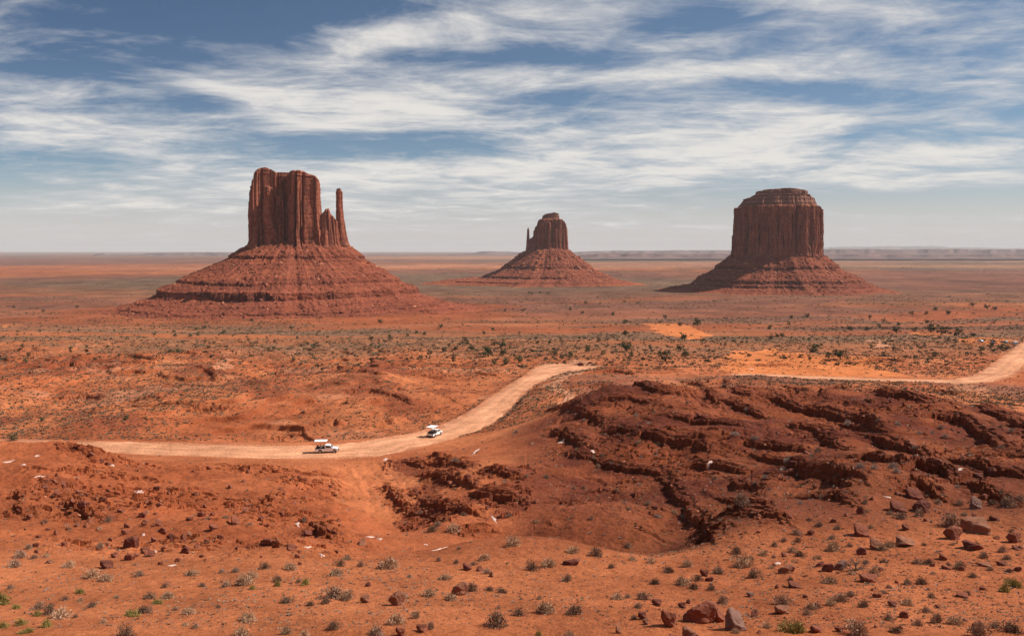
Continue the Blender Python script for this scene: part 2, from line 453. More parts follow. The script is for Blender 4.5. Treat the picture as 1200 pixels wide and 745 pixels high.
def hit(Zg, u, v, ymin=20.0):
    """where the sight line of a pixel meets the ground"""
    a, s = ray(u, v)
    j = int(np.clip(np.searchsorted(GA, a) - 1, 0, NC - 2)); t = (a - GA[j]) / (GA[j + 1] - GA[j])
    col = Zg[:, j] * (1 - t) + Zg[:, j + 1] * t
    i0 = np.searchsorted(GY, ymin)
    d = col[i0:] - s * GY[i0:]
    k = np.argmax(d >= 0)
    if d[k] < 0: k = len(d) - 1
    if k == 0: Y = GY[i0]
    else:
        f = d[k - 1] / (d[k - 1] - d[k]); Y = GY[i0 + k - 1] + f * (GY[i0 + k] - GY[i0 + k - 1])
    return Vector((a * Y, Y, s * Y))

def zat(Zg, x, y):
    x = np.asarray(x, float); y = np.asarray(y, float)
    return lerp_grid(Zg, GY, GA, y, x / np.maximum(y, 1e-6))

# ---------------------------------------------------------------- roads (centre lines traced on the smooth base, in metres)
def spline(P, step):
    P = np.array(P, float); out = []
    Q = np.vstack([2 * P[0] - P[1], P, 2 * P[-1] - P[-2]])
    for i in range(1, len(Q) - 2):
        n = max(2, int(np.linalg.norm(Q[i + 1][:2] - Q[i][:2]) / step))
        for t in np.linspace(0, 1, n, endpoint=False):
            out.append(0.5 * (2 * Q[i] + (Q[i + 1] - Q[i - 1]) * t + (2 * Q[i - 1] - 5 * Q[i] + 4 * Q[i + 1] - Q[i + 2]) * t * t + (3 * Q[i] - Q[i - 1] - 3 * Q[i + 1] + Q[i + 2]) * t ** 3))
    out.append(Q[-2]); return np.array(out)

def road_pts(L, step=2.0):
    P = []
    for u, Y, w in L:
        a, _ = ray(u, 480); X = a * Y
        P.append((X, Y, float(zat(ZB, X, Y)), w))
    return spline(P, step)
ROADS = {
    'main': road_pts([(-330, 214, 11), (-150, 213, 11), (0, 211, 11.5), (95, 208.5, 12), (200, 206, 12.5), (300, 203.5, 12.5), (372, 202.5, 12.5), (430, 205.5, 15), (470, 213, 14), (505, 223, 12.5), (545, 243, 12.5), (575, 272, 11), (590, 300, 10), (610, 343, 9.5), (630, 378, 11), (645, 404, 17), (655, 420, 20)]),
    'spur': road_pts([(636, 396, 12), (655, 410, 20), (676, 416, 15), (692, 420, 8), (702, 422, 3)]),
    'right': road_pts([(864, 349, 4), (885, 346, 9), (960, 344.5, 9.5), (1050, 343, 10), (1120, 345, 11), (1148, 358, 11), (1168, 385, 12), (1182, 430, 12), (1194, 490, 10.5), (1203, 545, 9.5), (1225, 600, 10), (1290, 640, 10)]),
}
# raise/lower the ground smoothly to a road bed
def road_field(P, X, Y, pad):
    """distance to the centre line and the line's height and half width there"""
    D = np.full(X.shape, 1e9); Zr = np.zeros(X.shape); Wd = np.ones(X.shape)
    m = (X > P[:, 0].min() - pad) & (X < P[:, 0].max() + pad) & (Y > P[:, 1].min() - pad) & (Y < P[:, 1].max() + pad)
    xs, ys = X[m], Y[m]; d = np.full(xs.shape, 1e9); z = np.zeros(xs.shape); w = np.ones(xs.shape)
    for i in range(len(P) - 1):
        p, q = P[i], P[i + 1]; e = q[:2] - p[:2]; l2 = (e ** 2).sum()
        t = np.clip(((xs - p[0]) * e[0] + (ys - p[1]) * e[1]) / l2, 0, 1)
        dd = np.hypot(xs - p[0] - t * e[0], ys - p[1] - t * e[1])
        k = dd < d
        d = np.where(k, dd, d); z = np.where(k, p[2] + t * (q[2] - p[2]), z); w = np.where(k, p[3] + t * (q[3] - p[3]), w)
    D[m] = d; Zr[m] = z; Wd[m] = w * 0.5
    return D, Zr, Wd
near = GY < 700
nr = int(near.sum())
RD = np.full((nr, NC), 1e9); RZ = np.zeros((nr, NC)); RW = np.ones((nr, NC))
for key in ('main', 'spur', 'right'):
    P = ROADS[key]
    P[:, 2] = np.convolve(np.pad(P[:, 2], 4, mode='edge'), np.ones(9) / 9, 'valid')
    D, Zr, Wd = road_field(P[::2] if len(P) % 2 else np.vstack([P[::2], P[-1:]]), X2[:nr], Y2[:nr], 60)
    k = (D - Wd) < (RD - RW)
    RD = np.where(k, D, RD); RZ = np.where(k, Zr, RZ); RW = np.where(k, Wd, RW)
ROADGAP = np.full((NR, NC), 1e3); ROADGAP[:nr] = RD - RW          # metres outside the road's edge
CALM = sst(0.5, 22, ROADGAP)                                       # 0 on the road, 1 well away from it

# ---------------------------------------------------------------- relief on top of the smooth base
Z = ZB.copy()
U2 = CXP + FPX * A2 * CP                                            # only used to place regional features
mid_r = box(A2, 0.04, 0.75, 0.04) * box(Y2, 100, 215, 14)
mid_r = np.maximum(mid_r, box(A2, 0.07, 0.30, 0.03) * box(Y2, 100, 215, 10))
left_h = box(A2, -0.9, -0.17, 0.05) * box(Y2, 78, 176, 10)
mid_l = box(A2, -1.2, 0.0, 0.06) * box(Y2, 228, 620, 14)
back_r = box(A2, 0.02, 1.2, 0.05) * box(Y2, 225, 520, 18)
plain = sst(560, 760, Y2)
fgd = 1 - sst(60, 90, Y2)

def terrace(z, step, sharp, jit):
    q = z / step + jit
    f = np.floor(q); t = q - f
    t2 = sst(0.5 - 0.5 * sharp, 0.5 + 0.5 * sharp, t)
    return (f + t2 - jit) * step

h_r = fbm(X2 / 30, Y2 / 30, 3, 3) * 1.1
h_l = fbm(X2 / 22, Y2 / 22, 4, 9) * 1.3
h_m = fbm(X2 / 58, Y2 / 70, 5, 21) * 4.8
h_b = fbm(X2 / 55, Y2 / 60, 4, 31) * 1.8
Z += CALM * (mid_r * h_r + left_h * h_l + mid_l * h_m + back_r * h_b + plain * fbm(X2 / 140, Y2 / 170, 4, 41) * 1.8)
jr = fbm(X2 / 16, Y2 / 16, 3, 51) * 0.3
Zt = terrace(Z + jr, 2.1, 0.22, fbm(X2 / 80, Y2 / 80, 2, 57) * 0.4) - jr * 0.5
Z += CALM * mid_r * (Zt - Z) * 0.12
jm = fbm(X2 / 14, Y2 / 14, 3, 61) * 0.5
gate = sst(-0.40, 0.05, fbm(X2 / 70, Y2 / 70, 2, 63))
Zt = terrace(Z + jm, 1.7, 0.12, fbm(X2 / 90, Y2 / 90, 2, 67) * 0.5) - jm * 0.4
Z += CALM * mid_l * gate * (Zt - Z) * 0.95
jl = fbm(X2 / 6, Y2 / 6, 3, 71) * 0.35
gl = sst(-0.1, 0.3, fbm(X2 / 18, Y2 / 18, 2, 73))
Zt = terrace(Z + jl, 1.1, 0.25, 0.0) - jl * 0.4
Z += CALM * left_h * gl * (Zt - Z) * 0.6
# the flat shelves round the foot of the distant plain
low = sst(500, 620, Y2) * (1 - sst(1300, 1600, Y2))
Zt = terrace(Z + fbm(X2 / 60, Y2 / 60, 3, 77) * 1.2, 4.5, 0.22, 0.1)
Z += low * box(A2, -1.2, 0.10, 0.1) * (Zt - Z) * 0.5

# ledges traced one by one: a steep broken face towards the viewer, a gentle back
LEDGES = [  # (photo points left to right), height, length of the back slope, width of the face
    ([(690, 453), (715, 449), (755, 457), (797, 464)], 2.2, 14, 1.0),
    ([(797, 447), (822, 451), (832, 462), (838, 474)], 2.0, 9, 1.0),
    ([(849, 448), (863, 459), (884, 467)], 2.0, 9, 1.0),
    ([(886, 466), (909, 468), (930, 478), (959, 482), (983, 490), (1007, 500), (1024, 508)], 3.1, 16, 1.0),
    ([(774, 489), (796, 489), (836, 494), (865, 499), (874, 506)], 2.2, 10, .9),
    ([(738, 513), (752, 510), (778, 517), (813, 520), (834, 529)], 2.6, 10, .9),
    ([(856, 525), (874, 519), (897, 519), (924, 522), (947, 533)], 2.3, 9, .9),
    ([(665, 535), (699, 540), (729, 543), (761, 550), (780, 554)], 1.6, 9, .8),
    ([(795, 546), (817, 543), (847, 545), (880, 550)], 2.4, 8, .8),
    ([(643, 476), (664, 473), (688, 483), (709, 495)], 2.0, 10, .9),
    ([(641, 501), (662, 505), (688, 522)], 1.7, 9, .8),
    ([(772, 555), (790, 572), (806, 590), (822, 608), (836, 632)], 2.3, 10, 1.0),
    ([(970, 459), (988, 460), (1033, 472), (1060, 476), (1086, 484)], 3.0, 14, 1.0),
    ([(1076, 499), (1098, 496), (1119, 498), (1136, 505), (1147, 513), (1176, 534)], 2.9, 14, 1.0),
    ([(1012, 515), (1035, 521), (1058, 527), (1075, 534), (1090, 545)], 3.2, 11, 1.0),
    ([(1143, 543), (1166, 541), (1185, 539), (1215, 552)], 2.6, 9, .9),
    ([(1060, 571), (1074, 558), (1093, 561), (1111, 571)], 2.8, 6, .8),
    ([(836, 583), (864, 594), (892, 603), (904, 611)], 1.3, 6, .7),
    ([(858, 562), (876, 571), (896, 584)], 1.3, 6, .7),
    ([(905, 548), (935, 552), (965, 566), (990, 584)], 1.4, 8, .7),
    ([(925, 500), (950, 506), (978, 520), (1000, 534)], 1.8, 8, .8),
    ([(1120, 478), (1150, 490), (1180, 505), (1215, 520)], 2.4, 12, 1.0),
    ([(905, 561), (940, 556), (975, 566), (1012, 581)], 1.9, 7, .7), ([(985, 549), (1015, 545), (1045, 555), (1064, 566)], 2.1, 7, .7), ([(1036, 588), (1075, 580), (1112, 590)], 1.5, 6, .6),
    ([(1105, 549), (1135, 556), (1165, 566), (1215, 574)], 2.0, 8, .7), ([(855, 603), (890, 612), (925, 620)], 1.3, 6, .6), ([(930, 586), (965, 592), (1003, 602)], 1.3, 6, .6), ([(1120, 577), (1150, 581), (1200, 594)], 1.4, 6, .6),
    ([(880, 534), (905, 538), (932, 549)], 1.6, 7, .7), ([(980, 497), (1010, 504), (1040, 516)], 1.8, 8, .7), ([(700, 506), (725, 503), (748, 507)], 1.4, 8, .7), ([(840, 470), (870, 478), (905, 490)], 1.8, 9, .8), ([(1090, 460), (1130, 470)], 1.2, 9, .8),
    ([(700, 470), (730, 468), (770, 476)], 1.5, 9, .8), ([(915, 458), (945, 462), (968, 470)], 1.8, 9, .8),
    ([(552, 583), (585, 590), (618, 590)], 2.6, 7, .8), ([(488, 556), (525, 565), (560, 577)], 2.4, 6, .8), ([(470, 540), (500, 545), (530, 543)], 1.8, 6, .8), ([(490, 588), (525, 596), (560, 603)], 1.8, 6, .8), ([(452, 566), (468, 588), (478, 604)], 1.5, 6, .8), ([(556, 560), (590, 562), (620, 568)], 1.3, 8, .8),
    ([(470, 600), (500, 603), (535, 612)], 1.0, 6, .7), ([(530, 626), (556, 622), (580, 618)], 1.0, 5, .7),
    ([(150, 425), (182, 430)], 2.6, 10, 1.0), ([(228, 436), (247, 437), (254, 446)], 3.4, 9, 1.0), ([(63, 437), (82, 433), (102, 435)], 3.0, 9, 1.0),
    ([(60, 461), (92, 459), (124, 463)], 1.6, 10, .9), ([(150, 479), (200, 481)], 1.2, 12, .9), ([(186, 487), (235, 489), (284, 488)], 1.6, 12, 1.4),
    ([(306, 512), (345, 505), (384, 496)], .7, 9, .8), ([(400, 466), (418, 463), (432, 460)], 2.2, 9, .9), ([(432, 448), (458, 449)], 2.4, 9, .9),
    ([(398, 434), (424, 436), (448, 440)], 2.2, 10, .9), ([(492, 444), (524, 443)], 2.0, 9, .9), ([(436, 462), (462, 468), (486, 476)], 1.7, 9, .9), ([(520, 470), (545, 475), (562, 479)], 2.2, 12, 1.0),
    ([(545, 435), (580, 441), (600, 440)], 1.6, 9, .9), ([(282, 453), (300, 450)], 2.2, 8, .9), ([(330, 440), (368, 420)], 1.8, 9, .9),
    ([(880, 428), (930, 426)], 1.4, 10, 1.0), ([(1005, 422), (1040, 421), (1060, 424)], 1.8, 9, .9), ([(1105, 432), (1130, 437)], 1.6, 8, .9), ([(690, 440), (720, 437), (745, 441)], 1.8, 8, .9), ([(768, 432), (795, 437)], 1.4, 8, .9),
    ([(20, 585), (30, 605)], 1.2, 5, .7), ([(40, 585), (62, 574), (90, 566)], 1.1, 6, .7), ([(80, 600), (110, 610), (132, 612)], 1.2, 6, .7), ([(78, 522), (95, 528), (112, 534)], 1.4, 10, .9),
    ([(362, 620), (378, 634), (392, 640)], 1.2, 5, .7), ([(300, 632), (330, 644)], 1.0, 4, .6), ([(470, 518), (480, 512), (492, 514)], 1.6, 5, .8), ([(500, 536), (530, 545), (548, 556)], 1.6, 8, .9),
]
LEDGE_AMT = np.zeros_like(Z)
def add_ledge(P, h, back, face, seed):
    P = np.array(P)
    pad = max(back * 3.2, 8)
    r0 = max(0, np.searchsorted(GY, P[:, 1].min() - pad)); r1 = min(NR, np.searchsorted(GY, P[:, 1].max() + pad) + 1)
    amin = min((P[:, 0] - pad) / P[:, 1]); amax = max((P[:, 0] + pad) / P[:, 1])
    c0 = max(0, np.searchsorted(GA, amin)); c1 = min(NC, np.searchsorted(GA, amax) + 1)
    if r1 - r0 < 2 or c1 - c0 < 2: return
    x = X2[r0:r1, c0:c1]; y = Y2[r0:r1, c0:c1]
    best = np.full(x.shape, 1e9); sd = np.zeros(x.shape); arc = np.zeros(x.shape)
    L = np.concatenate([[0], np.cumsum(np.hypot(*(P[1:, :2] - P[:-1, :2]).T))])
    for i in range(len(P) - 1):
        p, q = P[i, :2], P[i + 1, :2]; e = q - p; l = max(np.hypot(*e), 1e-6); e = e / l
        tr = (x - p[0]) * e[0] + (y - p[1]) * e[1]
        t = np.clip(tr, 0, l)
        dd = np.hypot(x - p[0] - t * e[0], y - p[1] - t * e[1])
        cr = e[0] * (y - p[1]) - e[1] * (x - p[0])
        k = dd < best
        best = np.where(k, dd, best); sd = np.where(k, np.sign(cr) * dd, sd)
        tt = tr if (i in (0, len(P) - 2)) else t
        arc = np.where(k, L[i] + (np.minimum(tt, l) if i == 0 and len(P) > 2 else (np.maximum(tt, 0) if i == len(P) - 2 and len(P) > 2 else tt)), arc)
    n = fbm(x / 7.0, y / 7.0, 2, seed) * 0.8 + fbm(x / 2.2, y / 2.2, 3, seed + 5) * 0.35
    cell = h2(np.floor(arc / 1.9 + fbm(x / 5, y / 5, 1, seed) * .6), np.zeros_like(x), seed) * .8 - 0.4
    d = sd + n + cell
    tl = L[-1]; fe = min(0.3 * tl, 7.0)
    amp = sst(-fe * .6, fe, arc) * sst(-fe * .6, fe, tl - arc)
    amp = amp * (0.80 + 0.4 * vn(arc / 5.0, 0 * arc, seed + 9))
    two = 0.78 * sst(-face * .35, face * .10, d) + 0.22 * sst(face * .8, face * 1.2, d + cell * .4)
    ft = .5 if h > 1.8 or back > 12 else .35
    prof = (two - ft) * np.where(d > 0, np.exp(-np.maximum(d - face, 0) / (back * 1.7)), np.exp(np.minimum(d + face, 0) / 8.0)) + (d < 0) * 0.18 * np.exp(np.minimum(d, 0) / 2.5)
    k = CALM[r0:r1, c0:c1] * amp
    Z[r0:r1, c0:c1] += k * h * (.78 if h > 1.8 else .95) * prof
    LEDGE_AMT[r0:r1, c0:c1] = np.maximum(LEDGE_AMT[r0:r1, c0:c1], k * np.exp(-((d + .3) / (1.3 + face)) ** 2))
for li, (pp, h, back, face) in enumerate(LEDGES):
    W0 = [hit(ZB, u, v) for u, v in pp]
    # keep a line from jumping across a hidden hollow
    add_ledge([(p.x, p.y) for p in W0], h, back, face, 100 + li)

# erosion rills and small relief
rl = ridge(X2 / 5.5 + fbm(X2 / 9, Y2 / 9, 2, 81), Y2 / 11, 2, 83)
Z -= CALM * mid_r * sst(.62, .95, rl) * 0.45
Z += sst(0, 4, ROADGAP) * (1 - sst(500, 900, Y2)) * (fbm(X2 / 4.5, Y2 / 4.5, 4, 91) * (0.14 + 0.14 * mid_r + 0.25 * left_h + .25 * mid_l) + fbm(X2 / 1.1, Y2 / 1.1, 3, 95) * (0.05 + 0.07 * np.maximum(mid_r, left_h)))
PR = int((GY < 1000).sum())
PWX = X2[:PR] + fbm(X2[:PR] / 14, Y2[:PR] / 18, 3, 405) * 5; PWY = Y2[:PR] + fbm(X2[:PR] / 14, Y2[:PR] / 18, 3, 408) * 14
def patch(pp, seed=0):
    Q = np.array([tuple(hit(ZB, u, v))[:2] for u, v in pp]); Q = np.vstack([Q, Q[:1]])
    ins = np.zeros(X2[:PR].shape, bool); wx, wy = PWX, PWY
    for i in range(len(Q) - 1):
        (x0, y0), (x1, y1) = Q[i], Q[i + 1]
        c = (y0 > wy) != (y1 > wy)
        ins ^= c & (wx < (x1 - x0) * (wy - y0) / (y1 - y0 + 1e-9) + x0)
    return ins.astype(np.float32)
# broken rock fields: small angular blocks
rub = np.maximum(.8 * LEDGE_AMT, 0.9 * left_h * box(A2, -.60, -.21, .03) * sst(-.15, .35, fbm(X2 / 14, Y2 / 11, 3, 97)))
rub = np.maximum(rub, 0.6 * mid_r * sst(.15, .55, fbm(X2 / 13, Y2 / 13, 3, 99)))
GUL = np.zeros_like(Z)
GUL[:PR] = patch([(456, 534), (520, 533), (556, 556), (618, 572), (626, 606), (560, 616), (500, 606), (470, 574)])
GUL *= sst(-.30, .15, fbm(X2 / 9, Y2 / 9, 4, 305) + .1)
rub = np.maximum(rub, .8 * GUL * sst(-.5, .2, fbm(X2 / 8, Y2 / 8, 3, 303)))
cellh = h2(np.floor(X2 / 0.9 + fbm(X2 / 3, Y2 / 3, 1, 5) * .8), np.floor(Y2 / 0.9 + fbm(Y2 / 3, X2 / 3, 1, 6) * .8), 77)
Z += sst(0, 6, ROADGAP) * (Y2 < 420) * (rub - .55 * LEDGE_AMT * mid_r).clip(0, 1) * (cellh ** 3) * 0.95
# wheel tracks in the wash below the junction
TRK = [[(428, 545), (445, 560), (452, 580), (440, 600)], [(440, 540), (462, 560), (466, 585), (470, 600)], [(418, 550), (432, 575), (436, 600), (430, 612)], [(452, 545), (470, 560), (478, 580)]]
for ti, tk in enumerate(TRK):
    P = np.array([tuple(hit(ZB, u, v)) for u, v in tk]); P = np.c_[P, np.ones(len(P))]
    P = spline(P, 2.5); D, _, _ = road_field(P, X2[:nr], Y2[:nr], 4)
    D = D + fbm(X2[:nr] / 3, Y2[:nr] / 3, 2, 300 + ti) * .35
    Z[:nr] += (-0.20 * np.exp(-(D / .55) ** 2) + 0.12 * np.exp(-((D - 1.1) / .5) ** 2)) * vn(X2[:nr] / 6, Y2[:nr] / 6, 17)
# road bed
bed = 1 - sst(0.3, 5.0, RD - RW)
Z[:nr] = Z[:nr] * (1 - bed) + (RZ - 0.10) * bed
Z[:nr] += (1 - sst(-.2, 1.2, np.abs(RD - RW - 1.0))) * 0.22 * (vn(X2[:nr] / 3, Y2[:nr] / 3, 7) > .35)   # graded berm

# ---------------------------------------------------------------- ground colour (the soils' own colours, and shade painted into ledge faces)
def colr(c): return np.array(c, np.float32)
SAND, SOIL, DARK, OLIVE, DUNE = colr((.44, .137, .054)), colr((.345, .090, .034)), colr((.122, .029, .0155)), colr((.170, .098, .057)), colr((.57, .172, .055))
PALE, MAUVE = colr((.52, .225, .120)), colr((.215, .084, .052))
def lay(base, c, f):
    f = np.clip(f, 0, 1)[..., None]
    return base * (1 - f) + c * f
gx = np.gradient(Z, axis=1) / np.maximum(np.gradient(A2, axis=1) * Y2, 1e-4)
gy = np.gradient(Z, axis=0) / np.gradient(Y2, axis=0) - gx * A2
STEEP = np.hypot(gx, gy)
A = np.broadcast_to(SAND, Z.shape + (3,)).copy()
nA = fbm(X2 / 26, Y2 / 30, 5, 201) + .5 * box(A2, .22, 1.2, .1) * fgd
A = lay(A, SAND * 1.12, fgd * .9)
A = lay(A, SOIL, sst(-.35, .5, nA) * .75 * (1 - .6 * fgd))
A = lay(A, SOIL * .95, left_h * (.72 + .28 * sst(-.3, .3, fbm(X2 / 12, Y2 / 12, 3, 203))))
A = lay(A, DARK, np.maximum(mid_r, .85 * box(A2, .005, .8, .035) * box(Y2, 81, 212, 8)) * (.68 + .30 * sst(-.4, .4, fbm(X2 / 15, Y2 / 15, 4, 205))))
A = lay(A, DARK * 1.25, GUL * .65)
A = lay(A, SOIL * .8, mid_r * sst(.0, .5, fbm(X2 / 11, Y2 / 9, 4, 206)) * .6)
A = lay(A, SOIL, mid_l * sst(-.2, .3, fbm(X2 / 48, Y2 / 70, 4, 207)) * .85)
A = lay(A, SAND, mid_l * sst(.0, .45, fbm(X2 / 60, Y2 / 40, 4, 209)) * .7)
A = lay(A, DARK * 1.35, mid_l * sst(.05, .5, fbm(X2 / 30, Y2 / 45, 5, 211)) * .6)
A = lay(A, PALE, mid_l * sst(.32, .6, fbm(X2 / 35, Y2 / 25, 3, 213)) * .4)
A = lay(A, MAUVE, back_r * (1 - mid_r) * sst(-.2, .4, fbm(X2 / 50, Y2 / 50, 4, 215)) * box(Y2, 225, 340, 12) * .75)
A = lay(A, DUNE, back_r * box(A2, .27, .46, .03) * box(Y2, 352, 470, 16) * .85)
# middle plain: orange sand with scrub-covered and red patches, drawn out along the strike
far = sst(430, 560, Y2)
kx = sst(1200, 4000, Y2)
XW = X2 + fbm(X2 / 300, Y2 / 300, 2, 219) * 60; YW = Y2 * (1 + .16 * fbm(X2 / 800, Y2 / 1600, 3, 220))
b1 = fbm(XW / 170, YW / 90, 5, 221) * (1 - kx) + fbm(XW / 1300, YW / 700, 4, 222) * kx
b2 = fbm(XW / 420, YW / 150, 5, 223) * (1 - kx) + fbm(XW / 3000, YW / 1500, 4, 224) * kx
b3 = fbm(XW / 900, YW / 330, 4, 225) * (1 - kx) + fbm(XW / 5000, YW / 2500, 4, 226) * kx
A = lay(A, SAND * .82, far * .85)
A = lay(A, SOIL * .85, far * sst(-.25, .3, b2) * .8)
A = lay(A, OLIVE, far * sst(-.3, .35, b1 + .25 * b3) * .80)
A = lay(A, MAUVE, far * sst(-.35, .35, b3 + .25) * .92 * sst(650, 1500, Y2))
A = lay(A, MAUVE * .75, far * sst(.0, .4, b3 + .5 * b1) * box(A2, .28, .9, .08) * box(Y2, 700, 2200, 120) * .7)
A = lay(A, SAND * .85, far * sst(.30, .65, -b2) * .5 * (1 - .7 * sst(1100, 2200, Y2)))
wb = np.hypot(X2 + 345, (Y2 - 1290) * .9); A = lay(A, SOIL * .9, far * (1 - sst(300, 420, wb + 60 * b1)) * .8)
A = lay(A, OLIVE * colr((.95, 1.05, 1.05)), sst(1500, 2500, Y2) * sst(.0, .35, fbm(X2 / 3500, Y2 / 1700, 4, 229)) * .7)
A = lay(A, PALE, sst(3000, 6000, Y2) * sst(.25, .6, fbm(X2 / 6000, Y2 / 2800, 4, 231)) * .5)
# dune behind the roads
for pp, c, f in (([(754, 378), (790, 374), (812, 382), (834, 394), (805, 398), (775, 392)], DUNE, .95), ([(852, 414), (900, 407), (960, 416), (1012, 428), (1062, 441), (1000, 443), (900, 440), (858, 436)], DUNE, .95),
                 ([(638, 424), (665, 420), (694, 426), (688, 438), (655, 446), (632, 440)], PALE, .9), ([(640, 440), (660, 442), (672, 456), (694, 463), (676, 468), (652, 458)], PALE, .85),
                 ([(1110, 396), (1150, 395), (1188, 398), (1185, 404), (1140, 404)], DUNE, .9), ([(1015, 399), (1030, 398), (1036, 408), (1026, 409)], PALE, .8), ([(1060, 389), (1110, 391), (1130, 394), (1075, 393)], DUNE, .7),
                 ([(405, 540), (445, 533), (470, 545), (480, 585), (476, 606), (430, 610), (405, 580)], SAND * 1.1, .8), ([(1125, 450), (1165, 455), (1150, 470), (1120, 462)], PALE, .55), 
                 ([(235, 435), (262, 425), (280, 412), (262, 432)], PALE, .55), ([(0, 372), (30, 368), (110, 352), (120, 356), (40, 374), (0, 384)], DUNE, .6)):
    A[:PR] = lay(A[:PR], colr(c), patch(pp, 401 + len(pp)) * f)
# exposed rock keeps its own maroon; ledge faces also painted darker as shadow lines
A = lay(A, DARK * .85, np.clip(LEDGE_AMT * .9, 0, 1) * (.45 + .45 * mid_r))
A = lay(A, SOIL * .8, sst(.7, 1.6, STEEP) * (Y2 < 600) * .5)
A = A * (1 + .28 * sst(600, 1200, Y2) * fbm(X2 / 45, Y2 / 60, 3, 227) + .22 * sst(1500, 3000, Y2) * fbm(X2 / 260, Y2 / 330, 3, 228))[..., None]
A = lay(A, A * .78, sst(700, 1500, Y2)); A = lay(A, PALE, (1 - sst(-.5, 3.0, ROADGAP)) * .75)
A = np.clip(A, .01, .9)
M_GROUND = ground_mat()
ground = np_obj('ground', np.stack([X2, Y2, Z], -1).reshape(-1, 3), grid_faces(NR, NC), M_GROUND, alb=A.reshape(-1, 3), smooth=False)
tag(ground, kind='structure')

# road sheets
M_ROAD = ground_mat()
for key in ('main', 'spur', 'right'):
    P = ROADS[key]
    T_ = np.gradient(P[:, :2], axis=0); T_ /= np.linalg.norm(T_, axis=1)[:, None]
    Nn = np.c_[-T_[:, 1], T_[:, 0]]
    m_ = 13; co = []; rc = []
    for i, p in enumerate(P):
        hw0 = p[3] * .5
        for k in range(m_):
            f = -1 + 2 * k / (m_ - 1)
            hw = hw0 * (1 + .30 * float(fbm(np.float32(i * 0.33), np.float32(3.0 if f < 0 else 9.0), 3, 41)))
            x = p[0] + Nn[i, 0] * f * hw; y = p[1] + Nn[i, 1] * f * hw
            co.append((x, y, p[2] + .02 * (1 - f * f) + {'main': .03, 'spur': .022, 'right': .03}[key] - (.16 if abs(f) > .99 else 0)))
            ln = 1 + .10 * math.exp(-((abs(f) - .38) / .14) ** 2) - .10 * math.exp(-((abs(f) - .72) / .12) ** 2) - .06 * math.exp(-(f / .12) ** 2)
            rc.append(np.array((.61, .275, .145)) * ln * (1 + .16 * float(fbm(np.float32(i * .25), np.float32(k * 1.1), 3, 47))))
    o = np_obj('road', co, grid_faces(len(P), m_), M_ROAD, smooth=True, alb=np.array(rc))
    tag(o, kind='structure')
# ---------------------------------------------------------------- buttes
M_CLIFF = rock_mat('butte_cliff', (.190, .053, .029), (.370, .122, .066), streak=(.012, .10), band=.05, varnish=.75, vcol=(.098, .033, .022), strat=.25, bump=1.6, bdist=1.0)
M_TALUS = rock_mat('butte_talus', (.145, .037, .021), (.300, .082, .040), streak=(.02, .08), band=.22, varnish=.25, vcol=(.15, .045, .028), strat=.5, bump=1.4, bdist=1.0, beds=.85)
M_CAP = rock_mat('butte_cap', (.16, .062, .042), (.32, .145, .095), streak=(.05, .1), band=.3, varnish=.4, strat=.5, bump=1.4)
M_FARROCK = rock_mat('far_mesa', (.085, .055, .058), (.20, .115, .098), streak=(.004, .01), band=.02, varnish=.2, vcol=(.2, .1, .09), strat=.5, scale=.02, bump=0.5, bdist=8.0)  # red rock darkened: cloud shadow and scrub are put into the colour

class Frame:
    """a butte's own frame: x across the view, y away from it, in metres; px(u), pz(v) turn photo measures at its distance into it"""
    def __init__(self, u0, Y0):
        self.u0, self.Y0 = u0, Y0
        a, _ = ray(u0, HORV); self.a = a; self.th = math.atan(a)
        self.k = Y0 * math.cos(self.th) / FPX
        self.kv = Y0 / FPX
    def x(self, u): return (u - self.u0) * self.k
    def z(self, v): return ray(self.u0, v)[1] * self.Y0
    def place(self, name):
        return empty(name, (self.a * self.Y0, self.Y0, 0.0), -self.th)

def resample(P, n):
    P = np.array(P, float)
    for _ in range(3):                                     # corner cutting
        Q = np.roll(P, -1, 0); P = np.stack([P * .75 + Q * .25, P * .25 + Q * .75], 1).reshape(-1, 2)
    Q = np.vstack([P, P[:1]]); s = np.concatenate([[0], np.cumsum(np.hypot(*(Q[1:] - Q[:-1]).T))])
    t = np.linspace(0, s[-1], n, endpoint=False)
    return np.c_[np.interp(t, s, Q[:, 0]), np.interp(t, s, Q[:, 1])], t, s[-1]

